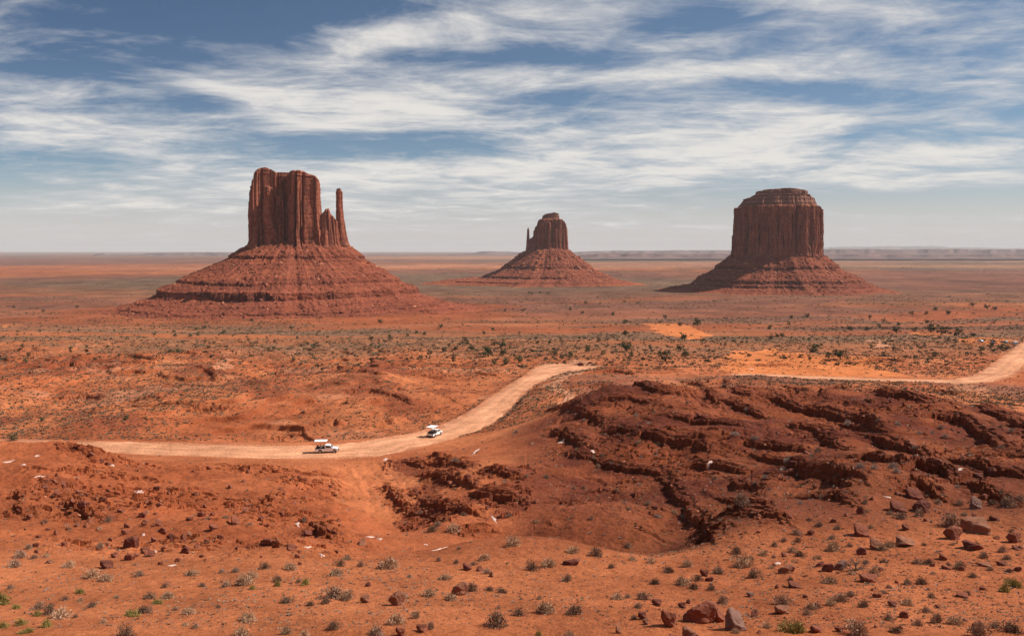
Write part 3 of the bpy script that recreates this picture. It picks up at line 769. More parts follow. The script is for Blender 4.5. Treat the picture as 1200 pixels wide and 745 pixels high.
def cliff(name, plan, top, zb, material, parent, seed, n=700, m=150, batter=4.0, flute=(3.0, 24.0), fine=(1.1, 6.0), cracks=14, cdepth=5.0, bench=3.0, rnd=3.0, flare=None, shift=None, toprings=14, panel=2.2, beds=1.0):
    """near-vertical jointed rock: outline lofted from zb to top(x, y), with joints, flutes, spalled panels and a benched foot"""
    P, s, L = resample(plan, n)
    T = np.roll(P, -1, 0) - np.roll(P, 1, 0); T /= np.linalg.norm(T, axis=1)[:, None]
    Nn = np.c_[T[:, 1], -T[:, 0]]                         # outward for a counter-clockwise outline
    if ((P[:, 0] * np.roll(P[:, 1], -1) - np.roll(P[:, 0], -1) * P[:, 1]).sum()) < 0: Nn = -Nn
    C = P.mean(0)
    t = np.linspace(0, 1, m)[:, None]
    x0 = P[None, :, 0]; y0 = P[None, :, 1]
    H = top(P[:, 0], P[:, 1])[None, :] - zb
    z = t * H
    rg = np.random.default_rng(seed)
    off = batter * (1 - t) ** 1.3
    xs = x0 + z * .02; ys = y0 - z * .015
    f1 = fbm(xs / flute[1], ys / flute[1], 3, seed) + .25 * fbm(xs / flute[1], z / 60, 2, seed + 3)
    rr = ridge(xs / fine[1], ys / fine[1], 2, seed + 7)
    mod = .25 + 1.5 * vn(x0 / 38, y0 / 38, seed + 41)
    off = off + flute[0] * f1 - mod * fine[0] * 2.2 * sst(.55, .95, rr) + fine[0] * .5 * fbm(xs / 2.5, ys / 2.5 + z / 9, 2, seed + 8)
    # spalled panels
    cid = np.floor(s[None, :] / (flute[1] * .55) + .6 * vn(s[None, :] / 9, 0 * s[None, :], seed) + 0 * z)
    br = h2(cid, 0 * cid, seed + 11); dp = h2(cid, 0 * cid + 3, seed + 11)
    off = off - panel * dp * sst(br - .012, br + .012, t + .03 * fbm(s[None, :] / 5, z / 6, 2, seed + 2)) * (br < .92)
    cid2 = np.floor(s[None, :] / (flute[1] * .23) + 0 * z); br2 = h2(cid2, 0 * cid2 + 1, seed + 21)
    off = off - panel * .4 * h2(cid2, 0 * cid2 + 5, seed) * sst(br2 - .01, br2 + .01, t)
    for _ in range(cracks):
        sc = rg.uniform(0, L); w = rg.uniform(.6, 3.2); d = rg.uniform(.4, 1) * cdepth; a0 = rg.uniform(-.4, .5); a1 = rg.uniform(.55, 1.4)
        ds = np.abs((s[None, :] - sc + 2.0 * fbm(z / 25, 0 * z, 2, seed + 5) + L / 2) % L - L / 2)
        off = off - d * np.exp(-(ds / w) ** 2) * sst(a0 - .08, a0 + .08, t) * (1 - sst(a1 - .08, a1 + .08, t))
    # bedded foot and bedded brow
    foot = 1 - sst(0, .13, t + .02 * fbm(s[None, :] / 12, 0 * z, 2, seed + 15))
    off = off + bench * np.round(foot * 4) / 4
    bedn = vn(z / 2.6 + .4 * vn(s[None, :] / 30, 0 * z, seed), 0 * s[None, :], seed + 17) - .5
    off = off + beds * bedn * (.5 + 1.6 * sst(.88, .97, t) + 1.2 * (1 - sst(.0, .15, t)))
    off = off - rnd * sst(.965, 1.0, t) ** 2 * (1 + .5 * f1)
    if flare is not None: off = off + flare(t)
    X = x0 + Nn[None, :, 0] * off; Y = y0 + Nn[None, :, 1] * off
    if shift is not None:
        X = X + shift(t)
    Zz = zb + z
    rows = [np.stack([X, Y, Zz], -1)]
    ex, ey, ez = X[-1], Y[-1], Zz[-1]
    cx, cy = ex.mean(), ey.mean()
    for k in range(1, toprings + 1):
        q = 1 - (k / toprings) * .995
        xx = cx + (ex - cx) * q; yy = cy + (ey - cy) * q
        tz = top(xx - (float(shift(1.0)) if shift is not None else 0), yy)
        blend = sst(0, .25, np.array(1 - q))
        zz = ez * (1 - blend) + tz * blend + .8 * fbm(xx / 9, yy / 9, 3, seed + 31) * min(1, k / 3)
        rows.append(np.stack([xx, yy, zz], -1)[None])
    V = np.concatenate(rows, 0)
    return np_obj(name, V.reshape(-1, 3), grid_faces(V.shape[0], n, True), material, parent, smooth=False)

def talus(name, F, knots, material, parent, seed, n=760, rough=1.0, cy=0.0, bury=0.0):
    """skirt of fallen rock and ledges round a cliff; knots: radius left, front, right (photo px at its distance), photo row"""
    K = np.array(knots, float)
    r3 = K[:, :3] * F.k; zz = np.array([F.z(v) for v in K[:, 3]])
    Ls = np.concatenate([[0], np.cumsum(np.hypot(np.diff(r3.mean(1)), np.diff(zz)) + 2.5)])
    m = int(Ls[-1] / (1.15 * F.kv / 1.35)); p = np.linspace(0, Ls[-1], m)
    r3 = np.stack([np.interp(p, Ls, r3[:, i]) for i in range(3)], 1); z = np.interp(p, Ls, zz)
    # smooth talus running under the ledges: ledges come and go round the butte
    w = 61; ker = np.hanning(w); ker /= ker.sum()
    zsm = np.convolve(np.pad(z, w // 2, mode='edge'), ker, 'valid')
    ph = np.linspace(0, 2 * math.pi, n, endpoint=False)[None, :]
    c, s_ = np.cos(ph), np.sin(ph)
    side = np.where(c > 0, r3[:, 2:3], r3[:, 0:1]); fr = r3[:, 1:2]
    r = side * c ** 2 + fr * s_ ** 2
    x = r * c; y = r * s_
    r = r * (1 + .07 * fbm(c * 2.4 + 5, s_ * 2.4, 4, seed)) + 2.6 * fbm(c * 9, s_ * 9, 3, seed + 1) + (1.1 * fbm(x / 9, y / 9 + z[:, None] / 7, 3, seed + 2) + .3 * fbm(c * 60, s_ * 60 + p[:, None] / 12, 2, seed + 9)) * sst(.03, .15, p[:, None] / Ls[-1])
    gate = sst(-.40, .05, fbm(c * 2.6 + z[:, None] / 22, s_ * 2.6 - z[:, None] / 30, 3, seed + 3))
    gate = gate * (1 - bury * sst(.25, .75, c - .35 * s_ + .35 * fbm(c * 3, s_ * 3 + z[:, None] / 40, 3, seed + 30)))
    vm = (np.abs(np.gradient(z)) / (np.abs(np.gradient(r3.mean(1))) + .05) > 1.6).astype(float); vm = np.convolve(np.pad(vm, 2, mode='edge'), np.ones(5) / 5, 'valid')[:, None]
    r = r - vm * gate * (3.2 * sst(.55, .95, ridge(c * 26, s_ * 26, 2, seed + 12)) - 1.2)
    Zg = z[:, None] * gate + zsm[:, None] * (1 - gate)
    q = p[:, None] / Ls[-1]
    r = r + q ** 3 * 26 * F.k / 1.35 * fbm(c * 3.5, s_ * 3.5, 4, seed + 14)
    gul = ridge(ph * 14 + fbm(x / 40, y / 40, 2, seed), q * 1.5, 2, seed + 4)
    amp = sst(.02, .2, q) * (1 - .5 * sst(.75, 1, q))
    big = fbm(c * 3 + q * 1.4, s_ * 3 - q * 1.1, 4, seed + 33)
    Zg = Zg - rough * .7 * sst(.6, 1, gul) * amp + rough * F.k / 1.35 * 2.0 * big * amp * (1 - .6 * gate)
    Zg = Zg + rough * (.55 * fbm(x / 12, y / 12, 3, seed + 6) + .45 * fbm(x / 3.2, y / 3.2, 2, seed + 7))
    cell = h2(np.floor(x / 3.2), np.floor(y / 3.2), seed); Zg = Zg + rough * 2.4 * cell ** 14
    V = np.stack([r * c, r * s_ + cy, Zg], -1)
    hard = (vm * gate * (.75 + .25 * fbm(c * 12, s_ * 12, 2, seed))).clip(0, 1)
    return np_obj(name, V.reshape(-1, 3), grid_faces(m, n, True), material, parent, alb=np.stack([hard, sst(.70, .90, q + .06 * fbm(c * 5, s_ * 5, 3, seed + 20)) + 0 * hard, 0 * hard], -1).reshape(-1, 3), smooth=False)

def prof(F, pairs, dip=0.0, nz=1.0, seed=0, lam=14.0):
    xs = [F.x(u) for u, v in pairs]; zs = [F.z(v) for u, v in pairs]
    def f(x, y):
        return np.interp(x, xs, zs) - dip * np.maximum(0.0, np.abs(y) - 10) + nz * fbm(x / lam, y / lam, 2, seed)
    return f
def plan(F, pp): return [(x * F.k, y * F.k) for x, y in pp]

# left butte with its detached thumb
F = Frame(345, 1300)
bw = tag(F.place('butte'), 'tall red sandstone butte with a slender detached thumb spire on its right', 'butte')
talus('talus', F, [(30, 20, 36, 282), (52, 36, 66, 288.5), (70, 51, 79, 299), (71.5, 52, 80, 303), (126, 97, 121, 327), (127, 98, 122, 330.5), (147, 112, 141, 336.5), (149, 113.5, 143, 346), (168, 126, 160, 350), (172, 128, 163, 352.5), (188, 146, 182, 356), (189, 147, 183, 358.5), (215, 168, 222, 363), (270, 250, 320, 380)], M_TALUS, bw, 501, bury=.5)
zb = F.z(291)
cliff('left_cliff', plan(F, [(-51, -8), (-49, -20), (-40, -27), (-26, -26), (-16, -27), (-11.5, -22), (-10, -8), (-6, 0), (-3, 20), (-20, 30), (-44, 26), (-51, 10)]),
      prof(F, [(290, 222), (294.5, 219), (296.8, 216), (298.2, 206), (302, 203), (308, 199.8), (315, 198.8), (322, 201), (326, 204), (334, 203.5), (343, 203.5)], .02, 1.0, 1), zb, M_CLIFF, bw, 511, n=800, cracks=20, cdepth=9, bench=3.5, flute=(3.0, 40), panel=8, fine=(.45, 9), rnd=1.0, batter=3)
cliff('right_cliff', plan(F, [(-9, -2), (-6, -14), (-3.5, -34), (5, -38), (16, -34), (26, -35), (32.5, -27), (34, -12), (34, 10), (24, 28), (4, 30), (-8, 20)]),
      prof(F, [(335, 203), (342, 202), (355, 202.4), (362, 204.5), (370, 206.5), (375, 209.5), (377.5, 214), (378.5, 232), (380, 246)], .02, 1.0, 2), zb, M_CLIFF, bw, 523, n=800, cracks=20, cdepth=9, flute=(2.8, 37), panel=8, fine=(.45, 9), rnd=1.0, batter=3)
cliff('back_cliff', plan(F, [(-22, -14), (-10, -15), (4, -15), (14, -10), (14, 20), (-20, 20)]), prof(F, [(322, 203.6), (334, 203.4), (345, 202.6), (358, 203)], .0, .7, 13), zb, M_CLIFF, bw, 519, n=420, m=130, cracks=8, cdepth=5, flute=(2, 20), panel=3, rnd=1.0, batter=3)
cliff('shoulder', plan(F, [(29, -22), (34, -31), (41, -31), (48, -28), (52, -19), (52, -2), (46, 8), (32, 10)]),
      prof(F, [(372, 254), (376, 250.5), (380, 249), (382, 245), (386.3, 244.8), (387.3, 250), (392, 254), (398, 259)], .05, .6, 3, 6), zb, M_CLIFF, bw, 531, n=420, m=90, cracks=10, cdepth=4, flute=(2.2, 13), rnd=2.5)
cliff('alcove_slab', plan(F, [(-10, -20), (-7, -25), (-3, -25), (0, -20), (-4, -14)]), prof(F, [(334, 264), (338, 259.5), (341, 259.5), (345, 266)], 0, .4, 4, 5), zb, M_CLIFF, bw, 537, n=160, m=60, cracks=3, cdepth=2, flute=(1., 9), batter=2, rnd=2)
cliff('thumb_spire', plan(F, [(50, -12), (51.5, -16), (55, -17), (57, -14), (57, -9), (54, -6), (51, -8)]), prof(F, [(394, 222.5), (396, 221.3), (399, 220.8), (402, 223.5)], 0, .3, 5, 4), zb, M_CLIFF, bw, 541, n=240, m=150, cracks=5, cdepth=1.6,
      flute=(.7, 8), fine=(.4, 3.5), batter=.5, bench=1.5, rnd=.4, panel=.8, flare=lambda t: (1.0 + (1 - np.clip(t, 0, 1)) ** 3.0 * 4.4) * F.k, shift=lambda t: (1 - np.clip(t, 0, 1)) ** 1.8 * 2.6 * F.k)

# middle butte, farthest
F = Frame(645, 2600)
be = tag(F.place('butte'), 'smallest farthest red butte with a short spur on its left', 'butte')
talus('talus', F, [(16, 12, 16, 288), (29, 21, 23, 294), (52, 42, 49, 311.5), (53, 43, 50, 314.5), (75, 60, 71, 323), (76, 61, 72, 325.5), (118, 82, 84, 328), (119, 83, 85, 329.3), (165, 115, 125, 336)], M_TALUS, be, 601, n=560)
zb = F.z(295)
cliff('cliff', plan(F, [(-20, -3), (-18, -12), (-8, -16), (6, -15), (15, -14.5), (18, -10), (20.5, -3), (20, 6), (10, 14), (-8, 14), (-18, 6)]),
      prof(F, [(624.5, 277), (626, 268), (629.5, 259), (633, 257.3), (645, 257), (657, 257.4), (662, 258.2), (664, 264), (666, 272)], .0, 1.0, 6), zb, M_CLIFF, be, 611, n=560, m=110, cracks=14, cdepth=7, batter=2.5, panel=4)
cliff('cap', plan(F, [(-10.5, -4), (-8, -10), (4, -11), (10, -8), (11.5, 0), (8, 8), (-6, 8)]), prof(F, [(634, 253.5), (638, 251.3), (646, 250.3), (650, 249.4), (655, 250.6), (657, 254)], .0, .8, 7), F.z(258.5), M_CAP, be, 617, n=240, m=30, cracks=4, cdepth=2, bench=2, beds=3, flute=(2, 16), batter=1)
cliff('spur', plan(F, [(-27.5, -1), (-26.5, -4), (-25, -4), (-24, -1), (-25.5, 2)]), prof(F, [(617, 268), (619.5, 266.6), (621.5, 269.5)], 0, .4, 8), zb, M_CLIFF, be, 619, n=120, m=70, cracks=2, cdepth=1, flute=(.8, 9), fine=(.5, 4), batter=1.5, bench=1, rnd=1.2, panel=.8, flare=lambda t: (1 - np.clip(t, 0, 1)) ** 2 * 1.0 * F.k)
cliff('shoulder', plan(F, [(-27, -1), (-24, -6), (-18, -7), (-16, 2), (-24, 4)]), prof(F, [(618, 283), (621, 279.5), (623, 278.5), (627, 276)], 0, .6, 9), zb, M_CLIFF, be, 621, n=160, m=40, cracks=3, cdepth=2, flute=(1.5, 10), batter=2, bench=1.5)

# right butte, broad and flat-topped
F = Frame(910, 2100)
bm_ = tag(F.place('butte'), 'broad fluted red butte with a flat stepped cap', 'butte')
talus('talus', F, [(40, 32, 40, 294), (57, 46, 57, 300.5), (72, 57, 71, 311.5), (73, 58, 72, 315), (95, 75, 99, 326.5), (96, 76, 100, 330), (101, 80, 110, 332), (102, 81, 111, 334.5), (118, 92, 122, 337.5), (165, 130, 165, 346)], M_TALUS, bm_, 701, n=700, bury=.4)
zb = F.z(302)
cliff('cliff', plan(F, [(-54, -6), (-50, -26), (-32, -40), (-8, -44), (14, -45), (36, -38), (49, -24), (54, -3), (50, 22), (25, 40), (-25, 40), (-50, 22)]),
      prof(F, [(856, 246), (858, 244), (864, 243.2), (872, 241.5), (948, 241.5), (956, 243), (961, 243.8), (963.5, 250), (965, 262)], .0, 1.2, 10), zb, M_CLIFF, bm_, 711, n=900, m=150, cracks=44, cdepth=11, flute=(4.4, 24), fine=(1.5, 8), batter=3, bench=2.0, panel=4.0)
cliff('lower_cap', plan(F, [(-43, -4), (-36, -22), (-18, -33), (12, -34), (34, -24), (44, -4), (38, 20), (10, 32), (-24, 30), (-40, 14)]), prof(F, [(866, 236), (873, 232.5), (882, 229), (946, 229), (955, 234), (958, 237)], .0, .8, 11), F.z(243.5), M_CAP, bm_, 717, n=520, m=46, cracks=8, cdepth=2.5, bench=0.5, beds=3.4, flute=(3, 18), batter=11, rnd=5)
cliff('upper_cap', plan(F, [(-26, -2), (-22, -15), (-6, -22), (14, -22), (32, -14), (36, 0), (28, 14), (-4, 20), (-20, 12)]), prof(F, [(882, 224.5), (893, 223.2), (906, 222.6), (918, 221.6), (930, 222.4), (946, 224.3)], .0, .5, 12), F.z(230), M_CAP, bm_, 723, n=420, m=30, cracks=5, cdepth=2, bench=0, beds=2.6, flute=(2.2, 16), batter=2.5, rnd=1.5)

# ---------------------------------------------------------------- far mesas on the horizon
def mesa(pairs, Y, depth, vfoot, seed, material, step=1.0, nz=1.0):
    us = np.arange(pairs[0][0], pairs[-1][0], step); n = len(us)
    vt = np.interp(us, [p[0] for p in pairs], [p[1] for p in pairs])
    rows = []
    for du, fz, yo in ((0, 0.0, -.55), (0, .10, -.42), (0, .42, -.22), (0, .50, -.14), (0, .93, -.10), (0, 1.0, -.02), (0, 1.0, .5), (0, 0, .8)):
        wob = fbm(us / 22, 0 * us + seed, 3, seed) * .10 * depth * (yo < .4)
        yy = Y + yo * depth + wob
        x = np.array([ray(u, 293)[0] for u in us]) * yy
        zf = np.array([ray(u, vfoot)[1] for u in us]) * Y
        zt = np.array([ray(u, v)[1] for u, v in zip(us, vt)]) * Y + nz * fbm(us / 7, 0 * us + 3, 3, seed) * Y * 2.5e-4
        rows.append(np.stack([x, yy, zf + (zt - zf) * fz], -1))
    V = np.stack(rows, 0)
    return np_obj('mesa', V.reshape(-1, 3), grid_faces(V.shape[0], n), material, smooth=True)
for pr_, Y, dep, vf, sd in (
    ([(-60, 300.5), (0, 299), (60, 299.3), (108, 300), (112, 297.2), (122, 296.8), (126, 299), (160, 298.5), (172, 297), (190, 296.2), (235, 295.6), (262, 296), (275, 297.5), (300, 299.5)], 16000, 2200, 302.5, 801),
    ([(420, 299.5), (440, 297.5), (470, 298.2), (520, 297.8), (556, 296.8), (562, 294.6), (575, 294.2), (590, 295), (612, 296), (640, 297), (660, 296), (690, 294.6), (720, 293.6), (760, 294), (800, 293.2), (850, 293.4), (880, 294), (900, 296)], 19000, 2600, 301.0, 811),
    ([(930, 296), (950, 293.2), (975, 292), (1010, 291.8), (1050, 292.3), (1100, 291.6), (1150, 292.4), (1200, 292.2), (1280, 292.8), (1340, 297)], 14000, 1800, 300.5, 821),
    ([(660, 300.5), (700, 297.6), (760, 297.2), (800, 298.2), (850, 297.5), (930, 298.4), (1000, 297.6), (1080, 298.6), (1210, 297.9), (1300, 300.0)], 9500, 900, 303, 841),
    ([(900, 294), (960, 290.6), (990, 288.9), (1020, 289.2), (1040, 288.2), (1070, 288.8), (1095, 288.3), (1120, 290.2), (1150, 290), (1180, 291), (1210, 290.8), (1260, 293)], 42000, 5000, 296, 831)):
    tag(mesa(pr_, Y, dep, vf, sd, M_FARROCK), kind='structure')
# ---------------------------------------------------------------- plants
M_PLANT = attr_mat('plant', 1.0)
M_ROCK = rock_mat('boulder_rock', (.15, .046, .028), (.31, .105, .058), streak=(.3, .6), band=.8, varnish=.25, vcol=(.12, .045, .035), strat=.35, scale=5.0, bump=.5, bdist=.12)
M_ROCK_TAN = rock_mat('boulder_tan', (.16, .058, .033), (.31, .135, .078), streak=(.3, .6), band=1.2, varnish=.35, vcol=(.22, .09, .055), strat=.5, scale=5.0, bump=.5, bdist=.12)
M_ROCK_GREY = rock_mat('boulder_grey', (.15, .075, .055), (.26, .145, .11), streak=(.3, .6), band=.8, varnish=.35, vcol=(.14, .07, .055), strat=.4, scale=5.0, bump=.5, bdist=.12)
M_ROCK_DARK = rock_mat('boulder_dark', (.105, .034, .025), (.22, .072, .042), streak=(.3, .6), band=.8, varnish=.2, vcol=(.07, .03, .025), strat=.35, scale=5.0, bump=.5, bdist=.12)
TONE = {'G': (.35, .218, .148), 'S': (.46, .29, .18), 'D': (.21, .125, .082), 'Y': (.29, .235, .075), 'W': (.40, .295, .235)}
TNAME = {'G': 'grey', 'S': 'straw coloured', 'D': 'dark', 'Y': 'yellow green', 'W': 'pale grey'}

def bush_mesh(name, tone, seed, stems=90, leaves=820, flat=.8):
    """unit bush, 1 m wide: thin stems fanning from the root into a ragged dome of small leaves"""
    rg = np.random.default_rng(seed)
    V = []; Fc = []; Cc = []
    tc_ = np.array(TONE[tone])
    lobes = [(rg.normal(0, .15), rg.normal(0, .15), rg.uniform(.26, .40), rg.uniform(.65, 1.1)) for _ in range(5)]
    for i in range(stems):
        lx, ly, lr, lh = lobes[i % 5]
        th = rg.uniform(0, 2 * math.pi); el_ = abs(rg.normal(0, .7)) + .05; el_ = min(el_, 1.4)
        d = np.array([math.cos(th) * math.sin(el_), math.sin(th) * math.sin(el_), math.cos(el_) * flat])
        l = .55 * rg.uniform(.6, 1.1)
        root = np.array([lx * .3, ly * .3, -.03]) + rg.normal(0, .02, 3)
        mid = root + d * l * .55 + np.array([0, 0, .03]); tip = root + d * l + rg.normal(0, .04, 3)
        sd = np.cross(d, rg.normal(0, 1, 3)); sd /= np.linalg.norm(sd) + 1e-9; w = rg.uniform(.005, .010)
        n = len(V); V += [root - sd * w, root + sd * w, mid + sd * w * .8, mid - sd * w * .8, tip]
        Fc += [(n, n + 1, n + 2, n + 3), (n + 3, n + 2, n + 4, n + 4)]
        Cc += [tc_ * rg.uniform(.6, 1.0) * np.array([1.0, .88, .80])] * 5
    for i in range(leaves):
        lx, ly, lr, lh = lobes[i % 5]
        d = rg.normal(0, 1, 3); d[2] = abs(d[2]); d /= np.linalg.norm(d)
        q = rg.uniform(.15, 1.0) ** .45 * (1 + .12 * rg.normal())
        p = np.array([lx, ly, 0]) + d * lr * q * np.array([1, 1, lh * flat * 1.15]); p[2] = max(p[2], .01)
        a = d * .9 + rg.normal(0, .55, 3); a /= np.linalg.norm(a); b = np.cross(a, rg.normal(0, 1, 3)); b /= np.linalg.norm(b) + 1e-9
        s1 = rg.uniform(.022, .048); s2 = s1 * rg.uniform(.3, .6)
        n = len(V); V += [p - a * s1, p - b * s2, p + a * s1, p + b * s2]; Fc.append((n, n + 1, n + 2, n + 3))
        Cc += [tc_ * rg.uniform(.75, 1.25)] * 4
    return bush_data(name, V, Fc, Cc)

def bush_data(name, V, Fc, Cc):
    me = bpy.data.meshes.new(name)
    me.from_pydata([tuple(p) for p in V], [], [f if f[-1] != f[-2] else f[:3] for f in Fc])
    at = me.color_attributes.new('alb', 'FLOAT_COLOR', 'POINT')
    rgba = np.ones((len(V), 4), np.float32); rgba[:, :3] = np.clip(np.array(Cc), .01, .9); at.data.foreach_set('color', rgba.ravel())
    me.materials.append(M_PLANT)
    return me

def juniper_meshes(seed):
    """unit juniper 1 m wide: short forked trunk and a ragged crown of leaf clumps; also both in one for the far ones"""
    rg = np.random.default_rng(seed)
    tv, tf = [], []
    b = MB()
    b.tube((0, 0, -.08), (.02, .01, .22), .045, .03, 6); b.tube((.02, .01, .2), (.16, .05, .48), .028, .012, 5); b.tube((.02, .01, .2), (-.14, -.06, .45), .026, .012, 5); b.tube((.0, .0, .12), (-.05, .17, .36), .02, .008, 5)
    V, Fc, Cc = [], [], []
    cl = [(rg.normal(0, .2), rg.normal(0, .2), rg.uniform(.16, .60), rg.uniform(.13, .24)) for _ in range(11)]
    for cx, cy, cz, r in cl:
        sh = rg.uniform(.75, 1.25)
        for k in range(46):
            d = rg.normal(0, 1, 3); d /= np.linalg.norm(d); p = np.array([cx, cy, cz]) + d * r * rg.uniform(.35, 1.05) * np.array([1.1, 1.1, .85]); p[2] = max(p[2], .02)
            a = rg.normal(0, 1, 3); a /= np.linalg.norm(a); bb = np.cross(a, d); bb /= np.linalg.norm(bb) + 1e-9
            s1 = rg.uniform(.025, .055); s2 = s1 * .7
            n = len(V); V += [p - a * s1, p - bb * s2, p + a * s1, p + bb * s2]; Fc.append((n, n + 1, n + 2, n + 3))
            Cc += [np.array((.070, .078, .036)) * sh * rg.uniform(.7, 1.35)] * 4
    crown = bush_data('crown', V, Fc, Cc)
    tC = [np.array((.14, .09, .06))] * len(b.v)
    trunk = bush_data('trunk', b.v, b.f, tC)
    n = len(V)
    both = bush_data('juniper', V + [np.array(p) for p in b.v], Fc + [tuple(i + n for i in f) for f in b.f], Cc + tC)
    return crown, trunk, both

BUSH = {t: [bush_mesh('sagebrush', t, 900 + 10 * i + ord(t), 90, 820, f) for i, f in enumerate((.72, .85, 1.0))] for t in 'GSDYW'}
STEMS = {}
JUN = [juniper_meshes(1200 + i) for i in range(4)]

def rock_mesh(name, seed, cuts=13, sub=3, rough=.10):
    """angular block: a ball clipped by random planes, then worn"""
    rg = np.random.default_rng(seed)
    bm = bmesh.new(); bmesh.ops.create_icosphere(bm, subdivisions=sub, radius=1.0)
    N = rg.normal(0, 1, (cuts, 3)); N[:4, 2] *= .2; N /= np.linalg.norm(N, axis=1)[:, None]; D = rg.uniform(.38, .74, cuts)
    co = np.array([v.co for v in bm.verts])
    dd = co @ N.T
    r = np.min(np.where(dd > 1e-3, D / np.maximum(dd, 1e-3), 9), axis=1); r = np.minimum(r, 1.0)
    r = r * (1 + rough * (fbm(co[:, 0] * 2.3 + seed, co[:, 1] * 2.3 + co[:, 2] * 1.7, 4, seed) + .5 * np.round(2 * fbm(co[:, 2] * 3, co[:, 0] + seed, 2, seed))))
    co = co * r[:, None]
    for v, p in zip(bm.verts, co): v.co = p
    me = bpy.data.meshes.new(name); bm.to_mesh(me); bm.free()
    return me
ROCKS = [rock_mesh('boulder', 1500 + i, 9 + i % 6, 4 if i < 6 else 3) for i in range(14)]
ROCKMAT = {'R': M_ROCK, 'T': M_ROCK_TAN, 'G': M_ROCK_GREY, 'D': M_ROCK_DARK}
_rm = {}
def rock_data(i, tone):
    k = (i % len(ROCKS), tone)
    if k not in _rm:
        me = ROCKS[k[0]].copy(); me.materials.clear(); me.materials.append(ROCKMAT[tone]); _rm[k] = me
    return _rm[k]

ITEMS = []        # every scattered plant and stone: kind, object, photo place, size in photo pixels, tone
def upright(o, x, y, z, rz, sc):
    o.location = (x, y, z); o.rotation_euler = (0, 0, rz); o.scale = sc

def put_bush(u, v, w, tone, parts=False, ratio=1.0):
    p = hit(Z, u, v)
    s = w * p.y / FPX * 1.22
    o = bpy.data.objects.new('sagebrush', random.choice(BUSH[tone])); COL.objects.link(o)
    upright(o, p.x, p.y, p.z - .02 * s, random.uniform(0, 6.28), (s, s, s * random.uniform(1.35, 1.8) * ratio))
    ITEMS.append(['sagebrush', o, u, v, w, tone]); return o

def put_rock(u, v, w, h, tone, sink=.35):
    p = hit(Z, u, v)
    sx = w * p.y / FPX * .5; sz = h * p.y / FPX * .62
    o = bpy.data.objects.new('boulder', rock_data(random.randrange(len(ROCKS)) if w < 14 else random.randrange(6), tone)); COL.objects.link(o)
    sy = sx * random.uniform(.7, 1.0)
    o.location = (p.x, p.y + sy * .6, p.z + sz * (1 - 2 * sink) * .75)
    o.rotation_euler = (random.uniform(-.15, .15), random.uniform(-.15, .15), random.uniform(-.5, .5)); kk = 1.25 + .12 * min(1, max(0, (w - 16) / 10)); o.scale = (sx * kk, sy * kk, sz * (kk + .05))
    ITEMS.append(['boulder', o, u, v, w, tone]); return o

def put_juniper(u, v, w, wide=1.0):
    p = hit(Z, u, v)
    s = w * p.y / FPX * 1.25
    cr, tr, both = random.choice(JUN); rz = random.uniform(0, 6.28); sc = (s * wide, s, s * random.uniform(.95, 1.2))
    if w >= 2.5:
        o = empty('juniper', (p.x, p.y, p.z), rz); o.scale = sc
        for d, nme in ((cr, 'crown'), (tr, 'trunk')):
            c = bpy.data.objects.new(nme, d); COL.objects.link(c); c.parent = o
    else:
        o = bpy.data.objects.new('juniper', both); COL.objects.link(o); upright(o, p.x, p.y, p.z, rz, sc)
    ITEMS.append(['juniper', o, u, v, w, 'J']); return o

